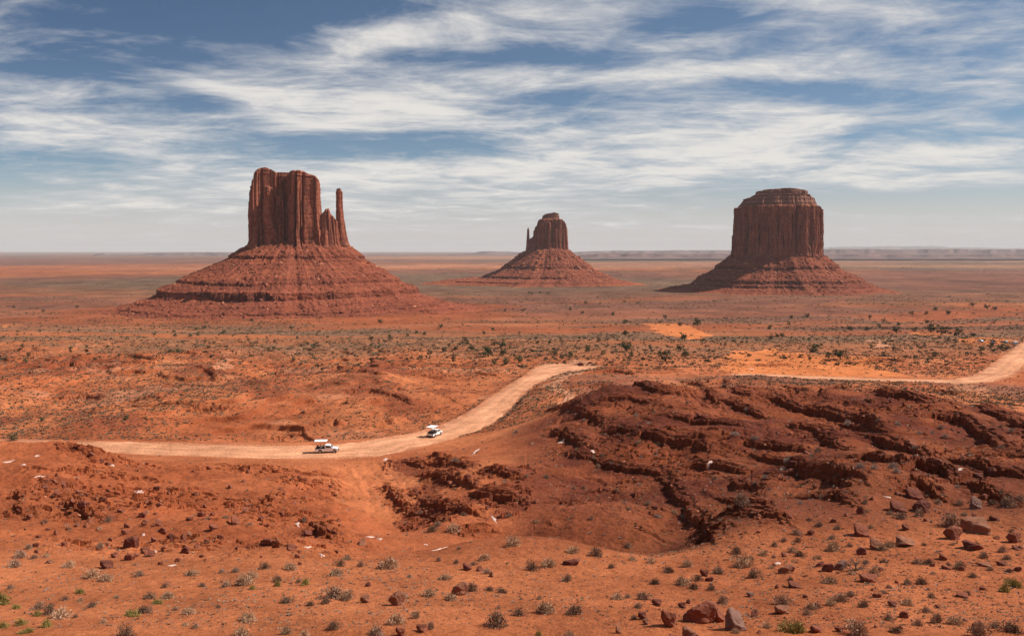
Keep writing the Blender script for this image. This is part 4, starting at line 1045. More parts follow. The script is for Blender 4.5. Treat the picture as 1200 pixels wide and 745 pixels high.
BUSHES = '''284 685 22 S,265 687 13 G,296 676 13 S,238 687 10 D,222 674 14 S,196 701 13 S,182 706 9 Y,333 706 16 D,289 727 21 S,285 745 20 S,337 742 15 S,365 709 11 D,391 700 27 G,408 702 19 S,381 707 13 D,391 736 14 D,357 685 12 Y,325 681 12 D,341 667 15 S,311 666 11 D,276 670 11 G,295 690 8 Y,394 673 19 S,399 663 11 D,408 656 12 S,221 719 16 S,436 743 10 D,358 747 14 S,326 686 9 Y,350 682 7 D,423 664 9 G,
456 666 24 S,520 679 14 S,604 638 19 S,568 656 14 S,505 698 18 S,527 703 16 S,553 692 15 D,574 692 10 D,590 694 12 D,570 672 12 G,554 662 8 G,624 668 15 D,646 663 17 S,665 680 11 D,637 718 23 S,582 734 28 D,608 721 15 D,674 719 20 D,672 648 16 S,467 731 23 S,488 724 14 S,438 747 20 G,505 737 12 G,632 744 9 Y,668 747 16 S,533 621 16 S,513 616 11 G,506 622 11 D,513 657 7 G,535 660 7 G,480 676 8 G,
698 651 15 D,716 665 8 D,740 656 9 S,764 659 12 S,783 671 14 D,805 664 14 S,725 702 16 S,754 702 19 G,766 684 12 D,798 685 18 S,813 690 12 D,842 672 16 G,834 691 11 D,846 705 13 G,872 664 25 S,883 677 15 D,863 648 12 D,895 651 12 S,743 725 9 G,863 741 10 S,736 700 9 G,748 712 12 G,818 680 12 D,906 640 9 G,
932 626 11 G,928 646 11 S,980 645 18 S,936 651 13 D,975 631 10 G,960 617 9 G,983 620 8 G,1043 603 10 G,1058 607 12 G,1080 605 12 G,1112 617 25 G,1178 594 20 G,1196 586 13 G,1165 589 9 D,1045 641 15 S,1033 644 13 S,1075 660 13 G,1088 660 13 D,1128 666 15 G,1180 655 10 G,1176 646 11 G,1155 653 11 G,1079 684 14 D,1025 675 15 S,1062 684 11 G,973 683 20 S,985 704 19 G,975 708 14 S,1013 711 13 G,1190 688 18 Y,1176 693 14 Y,915 708 18 G,950 714 16 S,945 720 13 G,1084 717 13 G,1065 709 15 S,1100 729 15 G,1120 730 18 S,1010 744 30 G,935 741 26 Y,1190 741 26 D,1145 745 22 G,1050 740 18 D,1075 732 13 G,997 699 11 G,1090 700 10 S,1140 676 10 G,1160 668 9 G,960 655 9 S,1015 660 10 G,995 640 9 G,1040 725 12 G,1168 735 12 G,900 735 11 S,880 655 9 G,
2 708 24 Y,17 664 17 G,24 653 16 G,40 654 9 D,54 652 8 S,81 665 15 S,106 677 17 S,125 680 15 S,33 643 9 G,163 675 13 G,119 641 10 G,45 713 15 G,20 713 10 Y,74 723 24 S,58 719 15 D,43 721 10 Y,24 732 13 Y,34 741 15 Y,55 734 15 Y,3 735 13 Y,108 711 12 D,95 704 8 S,76 703 8 D,95 695 10 Y,175 700 17 D,170 717 19 D,153 721 17 Y,183 707 10 Y,148 749 24 D,197 701 13 S,193 688 8 D,12 690 9 G,120 730 9 S,230 735 9 G,255 712 7 D,
870 590 19 G,860 509 9 W,884 515 8 W,993 498 10 W,1047 548 10 W,1053 498 8 W,924 541 8 W,919 550 8 W,960 530 9 G,1008 548 10 W,1025 548 8 W,1073 525 6 W,1107 512 6 W,1174 525 8 G,1185 505 6 W,1050 553 8 W,963 583 8 G,938 590 6 W,896 560 7 W,748 520 7 G,745 488 5 W,1135 534 8 G,1098 590 9 G,1125 592 10 G,1130 604 9 G,1015 590 7 G,1062 617 6 G,605 507 7 G,640 560 8 G,617 558 6 G,535 540 8 G,700 548 7 G,722 575 6 G,760 590 7 G,770 605 7 W,800 605 6 W,735 640 9 G'''
for it in BUSHES.replace('\n', '').split(','):
    u, v, w, t = it.split(); put_bush(float(u), float(v), float(w), t)

BOULDERS = '''427 706 14 12 T,467 709 21 15 T,541 697 19 16 T,548 668 15 9 D,561 669 10 7 D,431 687 10 5 D,494 740 18 11 R,470 745 15 13 R,576 676 9 6 T,672 662 19 7 D,827 675 13 10 D,833 681 10 6 D,770 709 15 9 D,786 734 22 22 R,753 725 12 11 D,826 730 36 27 R,845 729 16 18 R,864 739 30 25 G,812 750 28 16 T,885 723 13 12 T,880 699 9 5 G,918 719 22 11 T,725 742 10 10 T,757 731 9 8 T,789 750 16 6 R,800 712 12 8 D,807 707 8 5 D,
1145 624 36 22 T,1120 632 21 14 R,1146 596 19 14 G,1013 629 24 14 R,1028 644 18 13 T,1063 621 11 8 D,1191 635 18 12 R,1066 639 28 8 T,1145 644 29 10 D,1167 610 18 6 D,1010 602 13 12 D,1020 682 24 10 R,1107 656 13 9 R,973 670 13 11 D,987 667 16 12 G,962 664 11 7 D,925 671 19 10 T,1150 738 14 11 T,1131 700 19 5 R,1155 664 20 5 T,1047 710 13 7 D,958 741 19 9 R,933 689 20 6 D,1060 724 11 8 D,1112 667 16 5 R,1010 650 12 9 D,1175 662 14 5 D,1195 669 8 6 D,1195 644 14 4 D,1030 700 10 6 R,985 740 11 6 R,1170 632 9 5 R,1100 712 8 5 R,945 700 9 5 R,
85 591 11 8 R,97 595 15 9 R,66 580 9 7 R,72 569 10 6 R,127 610 15 8 R,165 606 13 7 D,168 616 10 8 R,185 616 11 8 R,154 641 17 14 D,122 666 19 12 D,152 656 13 8 R,168 648 15 9 R,133 653 11 7 R,146 626 12 7 R,120 587 11 6 R,200 632 10 7 D,213 632 10 7 D,217 648 11 7 D,230 641 9 6 R,275 615 16 11 R,250 621 13 9 R,222 610 11 6 D,305 610 9 6 R,340 643 17 6 R,361 628 13 8 D,315 638 15 8 R,423 638 11 9 T,385 623 9 6 R,392 625 8 5 R,105 612 9 6 R,180 634 9 6 R,190 625 11 7 R,236 605 10 6 R,258 632 9 6 R,287 600 11 6 R,176 652 13 7 D,160 652 8 6 R,34 608 10 6 R,22 600 8 5 R,62 582 8 6 D,207 658 10 5 R,186 594 9 5 R,140 600 9 5 R,118 542 8 5 D,125 545 8 5 D,107 534 9 5 R,681 429 8.5 4 D,692 426 6.5 3 D,
830 448 5 5 R,1055 600 24 12 D,1085 600 20 12 D,1075 586 26 14 D,1148 560 14 8 D,1165 556 12 8 D,1128 540 12 8 R,1100 545 12 8 R,1085 540 10 8 R,1068 520 12 9 R,945 532 9 6 D,930 545 10 6 D'''
for it in BOULDERS.replace('\n', '').split(','):
    u, v, w, h, t = it.split(); put_rock(float(u), float(v), float(w), float(h), t)

# smaller stones and bushes that fill the same places: kept where the ground is broken (stones) or sandy (bushes)
def gidx(p):
    return min(NR - 1, int(np.searchsorted(GY, p.y))), min(NC - 1, int(np.searchsorted(GA, p.x / p.y)))
def far_enough(u, v, w, kind):
    return all((abs(u - q[2]) > (w + q[4]) * .42 or abs(v - q[3]) > (w + q[4]) * .3) for q in ITEMS if q[0] == kind)
def fill(kind, total, tries=6000):
    n = sum(1 for q in ITEMS if q[0] == kind)
    for _ in range(tries):
        if n >= total: break
        k = random.random()
        if kind == 'boulder':
            if k < .48: u, v = random.uniform(40, 400), random.uniform(552, 662)
            elif k < .58: u, v = random.uniform(470, 630), random.uniform(540, 612)
            elif k < .86: u, v = random.uniform(690, 1198), random.uniform(452, 600)
            else: u, v = random.uniform(860, 1198), random.uniform(600, 742)
            p = hit(Z, u, v); i, j = gidx(p)
            if ROADGAP[i, j] < 2: continue
            if v < 600 and rub[i, j] < .22 and random.random() < .8: continue
            w = random.uniform(4.0, 7.5) * (1.2 if v > 560 else .9)
            if not far_enough(u, v, w, kind): continue
            put_rock(u, v, w, w * random.uniform(.5, .8), random.choice('RRRDT' if v > 600 else 'RRD')); n += 1
        elif kind == 'sagebrush':
            if k < .5: u, v = random.uniform(640, 1198), random.uniform(470, 610)
            elif k < .75: u, v = random.uniform(900, 1198), random.uniform(600, 742)
            else: u, v = random.uniform(5, 640), random.uniform(600, 742)
            p = hit(Z, u, v); i, j = gidx(p)
            if ROADGAP[i, j] < 2: continue
            w = random.uniform(4.5, 7) * (1.25 if v > 600 else .9)
            if not far_enough(u, v, w * 1.6, kind): continue
            put_bush(u, v, w, random.choice('GGWS' if v < 600 else 'GGSSD')); n += 1
        else:
            u, v = random.uniform(2, 1198), random.choice((random.uniform(345, 380), random.uniform(375, 425), random.uniform(378, 420)))
            p = hit(Z, u, v); i, j = gidx(p)
            if ROADGAP[i, j] < 3 or (750 < u < 840 and 372 < v < 400) or (190 < u < 500 and v < 378): continue
            w = 2300 / p.y * random.uniform(.6, 1.15)
            if w < 1.8 or not far_enough(u, v, max(w, 5), kind): continue
            put_juniper(u, v, w); n += 1
JUNI = '''446 379 6,436 398 6,457 397 6,478 394 5,489 391 5,497 393 5,504 415 6.5,521 411 5,532 421 7,534 410 5.5,544 400 6,547 404 6,553 411 8,516 385 6,567 392 5,578 388 5,587 408 11,572 418 14,590 416 8.5,580 428 8,593 427 8,608 425 10,628 398 5,644 403 4.5,650 417 8,658 421 6,669 420 8.5,632 418 5,702 401 5.5,689 413 8,706 416 7,735 412 15,740 418 7,762 409 5.5,780 423 14,798 411 9,733 379 6,718 370 5,732 393 6.5,779 373 5.5,797 383 6,817 382 10,802 399 10,803 419 10,592 365 4,613 365 3.5,620 344 3,623 345 3,633 344 3,643 345 3.2,668 364 4.5,686 356 4,732 355 3.5,682 368 4.5,
927 374 5.5,945 373 6.5,924 381 5,902 386 6.5,911 396 6.5,917 396 6.5,903 398 6,955 413 12,985 421 14,971 420 8,1051 391 9,1072 389 6,1091 390 11,1103 392 13,1123 394 10,1141 395 7,1085 369 5.5,1096 364 5.5,1112 369 7,1157 362 6.5,1019 373 4.5,1035 377 5,1053 382 5.5,1087 379 5.5,1069 369 5,1139 359 5,1165 364 6,1047 411 6,1096 419 8,1179 411 7,996 387 6.5,1016 388 6,1030 384 5,1161 408 6,1172 410 8,1150 412 7,
308 362 6,329 360 5.5,356 363 5.5,327 366 5.5,231 387 5,239 386 5,205 394 5,204 390 4,223 395 5,232 394 5,180 393 5,262 391 5,295 377 4.5,368 408 6,342 386 5,90 361 4,50 366 4,16 361 4,17 516 10,50 493 6,148 492 7'''
for it in JUNI.replace('\n', '').split(','):
    u, v, w = it.split(); put_juniper(float(u), float(v), float(w), 1.35 if float(w) >= 12 else 1.0)
fill('boulder', 300); fill('sagebrush', 300); fill('juniper', 240)

# ---------------------------------------------------------------- what nobody could count: stones, dry tufts, scrub of the plain
def scatter(name, P, size, tmplV, tmplF, cols, material, kind='stuff', squash=1.0, tilt=.2, parent=None, sink=.15):
    n = len(P); rg = np.random.default_rng(len(P))
    th = rg.uniform(0, 6.28, n); c, s = np.cos(th)[:, None], np.sin(th)[:, None]
    pick = rg.integers(0, len(tmplV), n)
    Vs = np.stack(tmplV)[pick]                                   # n, k, 3
    x = Vs[..., 0] * c - Vs[..., 1] * s; y = Vs[..., 0] * s + Vs[..., 1] * c; z = Vs[..., 2] + tilt * x * rg.normal(0, 1, n)[:, None]
    sc = size[:, None]
    co = np.stack([P[:, 0:1] + x * sc, P[:, 1:2] + y * sc, P[:, 2:3] + (z * squash - sink) * sc], -1)
    k = Vs.shape[1]
    F_ = (tmplF[None] + (np.arange(n) * k)[:, None, None]).reshape(-1, tmplF.shape[1])
    al = np.repeat(cols[:, None, :], k, 1) * rg.uniform(.85, 1.15, (n, k, 1))
    o = np_obj(name, co.reshape(-1, 3), F_, material, parent, alb=al.reshape(-1, 3))
    return tag(o, kind=kind)
bmt = bmesh.new(); bmesh.ops.create_icosphere(bmt, subdivisions=1, radius=.5)
ICO = np.array([v.co for v in bmt.verts]); ICF = np.array([[v.index for v in f.verts] for f in bmt.faces]); bmt.free()
STN = []
for i in range(8):
    rg = np.random.default_rng(60 + i); N = rg.normal(0, 1, (8, 3)); N /= np.linalg.norm(N, axis=1)[:, None]; D = rg.uniform(.22, .45, 8)
    dd = (ICO / .5) @ N.T; r = np.minimum(np.min(np.where(dd > .05, D / np.maximum(dd, .05), 9), 1), .5); STN.append(ICO / .5 * r[:, None] * [1.25, 1, .8])
TUF = []
for i in range(6):
    rg = np.random.default_rng(80 + i); v = []
    for k in range(14):
        d = rg.normal(0, 1, 3); d[2] = abs(d[2]) * .9 + .15; d /= np.linalg.norm(d); p = d * rg.uniform(.25, .5) * [1, 1, .8]
        a = np.cross(d, rg.normal(0, 1, 3)); a /= np.linalg.norm(a); w = rg.uniform(.07, .16)
        v += [p * .25 - a * w * .6, p * .25 + a * w * .6, p + a * w + rg.normal(0, .05, 3), p - a * w + rg.normal(0, .05, 3)]
    TUF.append(np.array(v))
TFF = np.arange(56).reshape(14, 4)
def sample(n, y0, y1, amax, weight, power=1.0):
    """random ground places, spread evenly over the picture's depth; weight: probability map on the grid"""
    out = []; rg = np.random.default_rng(n + int(y0))
    got = 0
    while got < n:
        m = n * 3
        a = rg.uniform(-amax, amax, m); t = rg.uniform(0, 1, m); Yy = 1.0 / ((1 / y0) ** power + t * ((1 / y1) ** power - (1 / y0) ** power)) ** (1 / power)
        i = np.clip(np.searchsorted(GY, Yy), 0, NR - 1); j = np.clip(np.searchsorted(GA, a), 0, NC - 1)
        k = rg.uniform(0, 1, m) < weight[i, j]
        a, Yy = a[k], Yy[k]; P = np.stack([a * Yy, Yy, zat(Z, a * Yy, Yy)], -1); out.append(P); got += len(P)
    return np.concatenate(out)[:n]
offroad = (ROADGAP > 1.0).astype(np.float32)
P = sample(17000, 45, 420, .72, offroad * np.clip(.03 + .35 * (ROADGAP < 3.5) + 1.2 * rub + .35 * mid_l * gate + .10 * fgd * sst(0, .5, fbm(X2 / 6, Y2 / 6, 2, 311)) + .12 * box(A2, .2, .8, .05) * (Y2 < 110), 0, 1), 1.0)
rg = np.random.default_rng(3)
sz = P[:, 1] / FPX * np.clip(rg.lognormal(.85, .5, len(P)), .8, 6.5)
cc = np.where(rg.uniform(0, 1, (len(P), 1)) < .3, colr((.42, .17, .09)), colr((.27, .08, .04))) * rg.uniform(.6, 1.25, (len(P), 1))
M_STONE = attr_mat('stones', .8, .95)
scatter('rubble', P, sz, STN, ICF, cc, M_STONE, squash=.75)
P = sample(12000, 44, 240, .72, offroad * np.clip(.10 + .25 * (Y2 < 85) * sst(-.2, .4, fbm(X2 / 9, Y2 / 9, 2, 313)) + .25 * mid_r + .2 * box(A2, .25, .8, .05) * (Y2 < 120), 0, 1), 1.0)
sz = P[:, 1] / FPX * np.clip(rg.lognormal(1.05, .45, len(P)), 1.2, 6.5)
pal = np.array([TONE[t] for t in 'GSDWG'])
scatter('dry_tufts', P, sz, TUF, TFF, pal[rg.integers(0, 5, len(P))] * .9, M_PLANT, tilt=.1, sink=.05)
wgt = offroad * np.clip(.10 + .75 * sst(-.3, .5, b1 + .25 * fbm(X2 / 40, Y2 / 40, 2, 315)), 0, 1)
wgt[:PR] *= 1 - .85 * patch([(852, 414), (900, 407), (960, 416), (1012, 428), (1062, 441), (1000, 443), (900, 440), (858, 436)])
wgt[:PR] *= 1 - .93 * patch([(754, 378), (790, 374), (812, 382), (834, 394), (805, 398), (775, 392)])
P = sample(46000, 222, 1900, .70, wgt, 1.0)
sz = P[:, 1] / FPX * np.clip(rg.lognormal(.85, .35, len(P)), 1.1, 4.0) * np.interp(P[:, 1], [230, 700, 1700], [1.5, 1.35, 1.0])
T8 = [t[:32] for t in TUF]
pal = np.array([(.16, .105, .062), (.11, .08, .046), (.19, .12, .07), (.08, .066, .038), (.22, .15, .10)])
scatter('desert_scrub', P, sz, T8, TFF[:8], pal[rg.integers(0, 5, len(P))], M_PLANT, tilt=.1, sink=.05)
P = sample(9000, 1400, 5500, .70, np.clip(.1 + .9 * sst(-.3, .4, b1), 0, 1), 1.0)
P = P[(np.hypot(P[:, 0] + 345, P[:, 1] - 1290) > 330) & (np.hypot(P[:, 0] - 680, P[:, 1] - 2100) > 300) & (np.hypot(P[:, 0] - 122, P[:, 1] - 2600) > 330)]
sz = P[:, 1] / FPX * np.clip(rg.lognormal(.1, .35, len(P)), .7, 2.2)
pal = np.array([(.14, .085, .05), (.09, .06, .038), (.17, .10, .06)])
scatter('distant_scrub', P, sz, T8, TFF[:8], pal[rg.integers(0, 3, len(P))], M_PLANT, tilt=.1, sink=.05)
P = sample(1800, 420, 2800, .70, offroad * np.clip(.15 + .8 * sst(-.2, .3, b1), 0, 1), 1.0)
P = P[(P[:, 0] / P[:, 1] > -.14) | (P[:, 1] < 1020)]
sz = np.clip(rg.lognormal(.95, .3, len(P)), 1.6, 5.0)
scatter('distant_junipers', P, sz, TUF, TFF, np.array([(.062, .062, .034)] * len(P)) * rg.uniform(.7, 1.4, (len(P), 1)), M_PLANT, tilt=.05, sink=.05)
# fallen blocks lying on the butte skirts
for but, seed in ((bw, 1), (be, 2), (bm_, 3)):
    tal = [c for c in but.children if c.name.split('.')[0] == 'talus'][0]
    n = len(tal.data.vertices); co = np.empty(n * 3, np.float32); tal.data.vertices.foreach_get('co', co); co = co.reshape(-1, 3)
    co = co[(co[:, 1] < 40) & (co[:, 2] > -93)]
    rg = np.random.default_rng(seed); P = co[rg.integers(0, len(co), 1500)]
    sz = but.location.y / FPX * np.clip(rg.lognormal(.55, .55, len(P)), .7, 5.5)
    cc = np.where(rg.uniform(0, 1, (len(P), 1)) < .35, colr((.44, .17, .095)), colr((.27, .08, .042))) * rg.uniform(.7, 1.3, (len(P), 1))
    scatter('fallen_rocks', P, sz, STN, ICF, cc, M_STONE, parent=but)

# ---------------------------------------------------------------- white patches on the red ground
M_WHITE = mat('white_crust', (.60, .42, .35), .9, .1, var=.12, scale=2.0)
WHITE = '''164 575 18 8 .35;41 560 10 5 -.5;14 539 9 3 -.3;30 536 9 2 0;37 540 9 2 .1;102 579 8 3 .2;137 543 9 3 .3;171 634 7 4 .3;188 640 9 4 .5;203 664 14 3 0;430 625 15 6 -.3;436 633 9 5 .3;349 611 7 3 0;352 639 9 4 -.2;371 650 11 3 .3;518 641 24 4 -.45;493 630 7 3 0;557 535 10 7 -1.0;579 616 8 6 .8;829 538 8 3 0;917 656 9 5 -.1;1119 553 9 3 -.1;1046 584 8 3 0;455 540 9 3 -.1;209 529 6 2 0;880 430 8 2 0;700 522 5 3 .3;655 520 7 3 0'''
WP = []
for k, it in enumerate(WHITE.split(';')):
    u, v, w, h, tl = map(float, it.split()); w *= .8; h *= .8
    best = min(((du, dv) for du in range(-9, 10, 3) for dv in range(-8, 9, 2)), key=lambda q: (lambda g: STEEP[g] * 8 + .5 * (ROADGAP[g] < 2) + .02 * math.hypot(*q))(gidx(hit(Z, u + q[0], v + q[1]))))
    u += best[0]; v += best[1]; p = hit(Z, u, v)
    rg = np.random.default_rng(2000 + k); n = 22
    mx = p.y / FPX; view = max(.14, -p.z / p.y)
    rows = [[(p.x, p.y)]]
    for rr in (.34, .68, 1.0):
        ring = []
        for q in range(n):
            an = 2 * math.pi * q / n; ra = rr * (1 + .95 * float(fbm(np.float32(math.cos(an) * 1.6 + k * 5), np.float32(math.sin(an) * 1.6), 3, 5)))
            du = math.cos(an) * w * .5 * ra; dv = math.sin(an) * h * .5 * ra
            du, dv = du, dv + math.tan(tl) * du if abs(tl) < 1.3 else dv
            ring.append((p.x + du * mx, p.y - dv * mx / view))
        rows.append(ring)
    pts_ = [q for r_ in rows for q in r_]
    hz_ = [.05] + [.045] * n + [.035] * n + [-.03] * n
    co = [(x, y, float(zat(Z, x, y)) + e) for (x, y), e in zip(pts_, hz_)]
    fs = [(0, 1 + q, 1 + (q + 1) % n) for q in range(n)]
    b = MB(); b.add(co, fs)
    b.f += [(1 + r_ * n + q, 1 + (r_ + 1) * n + q, 1 + (r_ + 1) * n + (q + 1) % n, 1 + r_ * n + (q + 1) % n) for r_ in range(2) for q in range(n)]
    o = b.build('white_patch', M_WHITE, smooth=True)
    ITEMS.append(['white patch', o, u, v, w, 'long' if w > 2.8 * h else 'broken'])
# ---------------------------------------------------------------- vehicles
M_PAINT = mat('white_paint', (.80, .80, .79), .35, .5, var=.02)
M_CANVAS = mat('canopy_white', (.82, .81, .79), .8, .2, var=.02)
M_BLACK = mat('dark_rubber', (.025, .024, .023), .85, .2)
M_GLASS = mat('dark_glass', (.03, .04, .045), .12, .6, var=.05)
M_STEEL = mat('dark_steel', (.10, .095, .09), .5, .4, .6)
M_RIM = mat('wheel_rim', (.42, .41, .40), .4, .5, .7)
M_SEAT = mat('seat_vinyl', (.05, .04, .045), .7, .3)
M_LAMP = mat('lamp_lens', (.75, .75, .72), .2, .6)
M_RED = mat('tail_lens', (.35, .02, .015), .3, .5)

def wheel(parent, x, y, r=.40, w=.26, side=1):
    b = MB(); n = 20
    rr = [(r * .62, -.5), (r * .93, -.5), (r, -.3), (r, .3), (r * .93, .5), (r * .62, .5)]
    vs = []; m = len(rr)
    for k in range(n):
        a = 2 * math.pi * k / n
        for q, yy in rr: vs.append((x + q * math.cos(a), y + yy * w, r + q * math.sin(a)))
    fs = [(k * m + i, k * m + (i + 1) % m, ((k + 1) % n) * m + (i + 1) % m, ((k + 1) % n) * m + i) for k in range(n) for i in range(m)]
    b.add(vs, fs); t = b.build('tyre', M_BLACK, None)
    t.name = 'wheel'; t.parent = parent
    c = MB(); c.tube((x, y - w * .40, r), (x, y + w * .40, r), r * .63, n=16); c.tube((x, y + side * w * .2, r), (x, y + side * w * .47, r), r * .2, n=8)
    c.build('rim', M_RIM, t)
    return t

def tour_truck(loc, rz):
    t = empty('tour_truck', loc, rz)
    b = MB()
    b.prism([(-.42, .62), (.35, .62), (.35, .50), (1.35, .50), (1.40, .80), (1.62, .98), (2.02, .98), (2.24, .80), (2.30, .52), (2.72, .52), (2.78, .82), (2.72, 1.10), (2.30, 1.22), (1.45, 1.30), (.92, 1.93), (.60, 2.02), (-.20, 2.04), (-.42, 1.96)], -.93, .93)
    body = b.build('cab', M_PAINT, t, bevel=.035)
    for sy in (-1, 1):
        g = MB(); g.prism([(-.22, 1.36), (1.22, 1.36), (.84, 1.84), (-.22, 1.88)], sy * .928 - .012, sy * .928 + .012); g.build('side_window', M_GLASS, body)
        g = MB(); g.box(.18, .36, sy * .935 - .012, sy * .935 + .02 * 1, 1.20, 1.24); g.build('door_handle', M_STEEL, body)
        g = MB(); g.box(1.02, 1.14, sy * 1.08 - .10, sy * 1.08 + .10, 1.34, 1.56); g.tube((1.08, sy * .92, 1.38), (1.08, sy * 1.05, 1.42), .02); g.build('mirror', M_BLACK, t)
        g = MB(); g.box(2.70, 2.80, sy * .72 - .14, sy * .72 + .14, .86, 1.04); g.build('headlight', M_LAMP, t)
        g = MB(); g.box(-2.86, -2.80, sy * .84 - .07, sy * .84 + .07, .80, 1.02); g.build('tail_light', M_RED, t)
    g = MB(); g.add([(1.40, -.80, 1.372), (1.40, .80, 1.372), (.965, .72, 1.90), (.965, -.72, 1.90), (1.43, -.80, 1.352), (1.43, .80, 1.352), (.99, .72, 1.89), (.99, -.72, 1.89)], [(0, 3, 2, 1), (4, 5, 6, 7), (0, 1, 5, 4), (1, 2, 6, 5), (2, 3, 7, 6), (3, 0, 4, 7)]); g.build('windscreen', M_GLASS, body)
    g = MB(); g.box(2.74, 2.90, -.94, .94, .50, .70); g.build('front_bumper', M_STEEL, t, bevel=.03)
    g = MB(); g.box(2.72, 2.79, -.52, .52, .80, 1.04); g.build('grille', M_STEEL, t)
    g = MB(); g.box(-2.92, -2.80, -.90, .90, .48, .62); g.build('rear_bumper', M_STEEL, t, bevel=.02)
    d = MB(); d.box(-2.80, -.44, -.96, .96, .66, .80); deck = d.build('deck', M_STEEL, t, bevel=.01)
    for sy in (-1, 1):
        s_ = MB(); s_.prism([(-2.80, .62), (-2.05, .62), (-1.98, .86), (-1.80, .98), (-1.40, .98), (-1.22, .86), (-1.15, .62), (-.46, .62), (-.46, 1.12), (-2.80, 1.12)], sy * .985 - .025, sy * .985 + .025); s_.build('side_panel', M_PAINT, t, bevel=.01)
        r_ = MB(); r_.tube((-2.78, sy * .97, 1.50), (-.46, sy * .97, 1.50), .022); r_.build('rail', M_STEEL, t)
    tg = MB(); tg.box(-2.84, -2.79, -.94, .94, .80, 1.16); tg.build('tailgate', M_PAINT, t, bevel=.01)
    for x in (-2.35, -1.65, -.95):
        s_ = MB(); s_.box(x - .05, x + .36, -.86, .86, 1.12, 1.22); s_.box(x - .13, x - .05, -.86, .86, 1.12, 1.66); s_.box(x, x + .3, -.80, .80, .802, 1.118); s_.build('bench_seat', M_SEAT, t, bevel=.02)
    for x in (-2.74, -1.62, -.50):
        for sy in (-1, 1):
            p = MB(); p.tube((x, sy * .95, .80), (x, sy * .93, 2.96), .024); p.build('canopy_post', M_STEEL, t)
    c = MB(); c.prism([(-2.98, 2.955), (.02, 2.955), (.10, 3.00), (.0, 3.05), (-2.90, 3.07), (-3.02, 3.02)], -1.10, 1.10); c.build('canopy', M_CANVAS, t, bevel=.02)
    for x in (-1.60, 1.82):
        for sy in (-1, 1): wheel(t, x, sy * .84, side=sy)
    return t

def on_road(u, offs=0.0):
    """place, height and heading on the main road at a photo column"""
    P = ROADS['main']; uu = np.array([proj((p[0], p[1], p[2]))[0] for p in P]); k = int(np.argmin(abs(uu - u))); p = P[k]
    d = P[min(k + 3, len(P) - 1)] - P[max(k - 3, 0)]; rz = math.atan2(d[1], d[0]); n = Vector((-math.sin(rz), math.cos(rz), 0))
    return Vector((p[0], p[1], p[2] + .045)) + n * offs, rz
l1, r1 = on_road(386, -1.0)
t1 = tour_truck(l1, r1 - .03)
tag(t1, 'white open sided tour truck with flat canopy crossing the road junction', 'truck', 'tour trucks driving on the dirt road')
l2, r2 = on_road(506, -1.2)
t2 = copy_tree(t1); t2.location = l2; t2.rotation_euler = (0, 0, r2 + .10)
tag(t2, 'white tour truck farther up the road where it starts to bend away', 'truck', 'tour trucks driving on the dirt road')

# riders: seated figures grown from a jointed skeleton
def person_mesh(seed, cloth, skin=(.32, .17, .11)):
    rg = np.random.default_rng(seed)
    J = [(0, 0, .0, .14, .12), (.0, 0, .22, .13, .11), (.02, 0, .42, .15, .11), (.03, 0, .54, .055, .055), (.05, 0, .63, .075, .085), (.05, 0, .74, .075, .09)]
    E = [(0, 1), (1, 2), (2, 3), (3, 4), (4, 5)]
    for sy in (-1, 1):
        n = len(J); J += [(.03, sy * .10, .0, .09, .09), (.44, sy * .13, .03, .062, .062), (.46, sy * .13, -.38, .045, .045), (.58, sy * .13, -.42, .04, .035)]
        E += [(0, n), (n, n + 1), (n + 1, n + 2), (n + 2, n + 3)]
        n = len(J); J += [(.02, sy * .20, .44, .06, .06), (.06, sy * .25, .20, .045, .045), (.27, sy * .17, .10, .035, .035), (.35, sy * .14, .10, .03, .025)]
        E += [(2, n), (n, n + 1), (n + 1, n + 2), (n + 2, n + 3)]
    bm = bmesh.new(); sk = bm.verts.layers.skin.verify(); vs = [bm.verts.new(j[:3]) for j in J]
    for a, b in E: bm.edges.new((vs[a], vs[b]))
    for v, j in zip(vs, J): v[sk].radius = (j[3], j[4])
    vs[0][sk].use_root = True
    me = bpy.data.meshes.new('tmp'); bm.to_mesh(me); bm.free()
    o = bpy.data.objects.new('tmp', me); COL.objects.link(o)
    o.modifiers.new('s', 'SKIN'); o.modifiers.new('u', 'SUBSURF').levels = 1
    dg = bpy.context.evaluated_depsgraph_get(); dg.update()
    out = bpy.data.meshes.new_from_object(o.evaluated_get(dg)); bpy.data.objects.remove(o)
    out.materials.clear(); out.materials.append(mat('clothes', cloth, .9, .1)); out.materials.append(mat('skin', skin, .7, .2)); out.materials.append(mat('hair', (.03, .02, .015), .8, .2))
    for p in out.polygons:
        c = p.center
        p.material_index = (2 if (c.z > .70 or (c.z > .6 and c.x < .02)) else 1) if c.z > .555 else (1 if (c.x > .30 and c.z > .06 and c.z < .14 and abs(c.y) < .2 and c.z > .07) else 0)
        p.use_smooth = True
    out.name = 'person'
    return out
PM = [person_mesh(1, (.05, .045, .06)), person_mesh(2, (.11, .03, .03)), person_mesh(3, (.55, .52, .48)), person_mesh(4, (.04, .06, .10))]
RID = ['dark clothes', 'dark red clothes', 'a pale shirt', 'dark blue clothes']
WHERE = {-2.35: 'rear bench', -1.65: 'middle bench', -.95: 'front bench'}
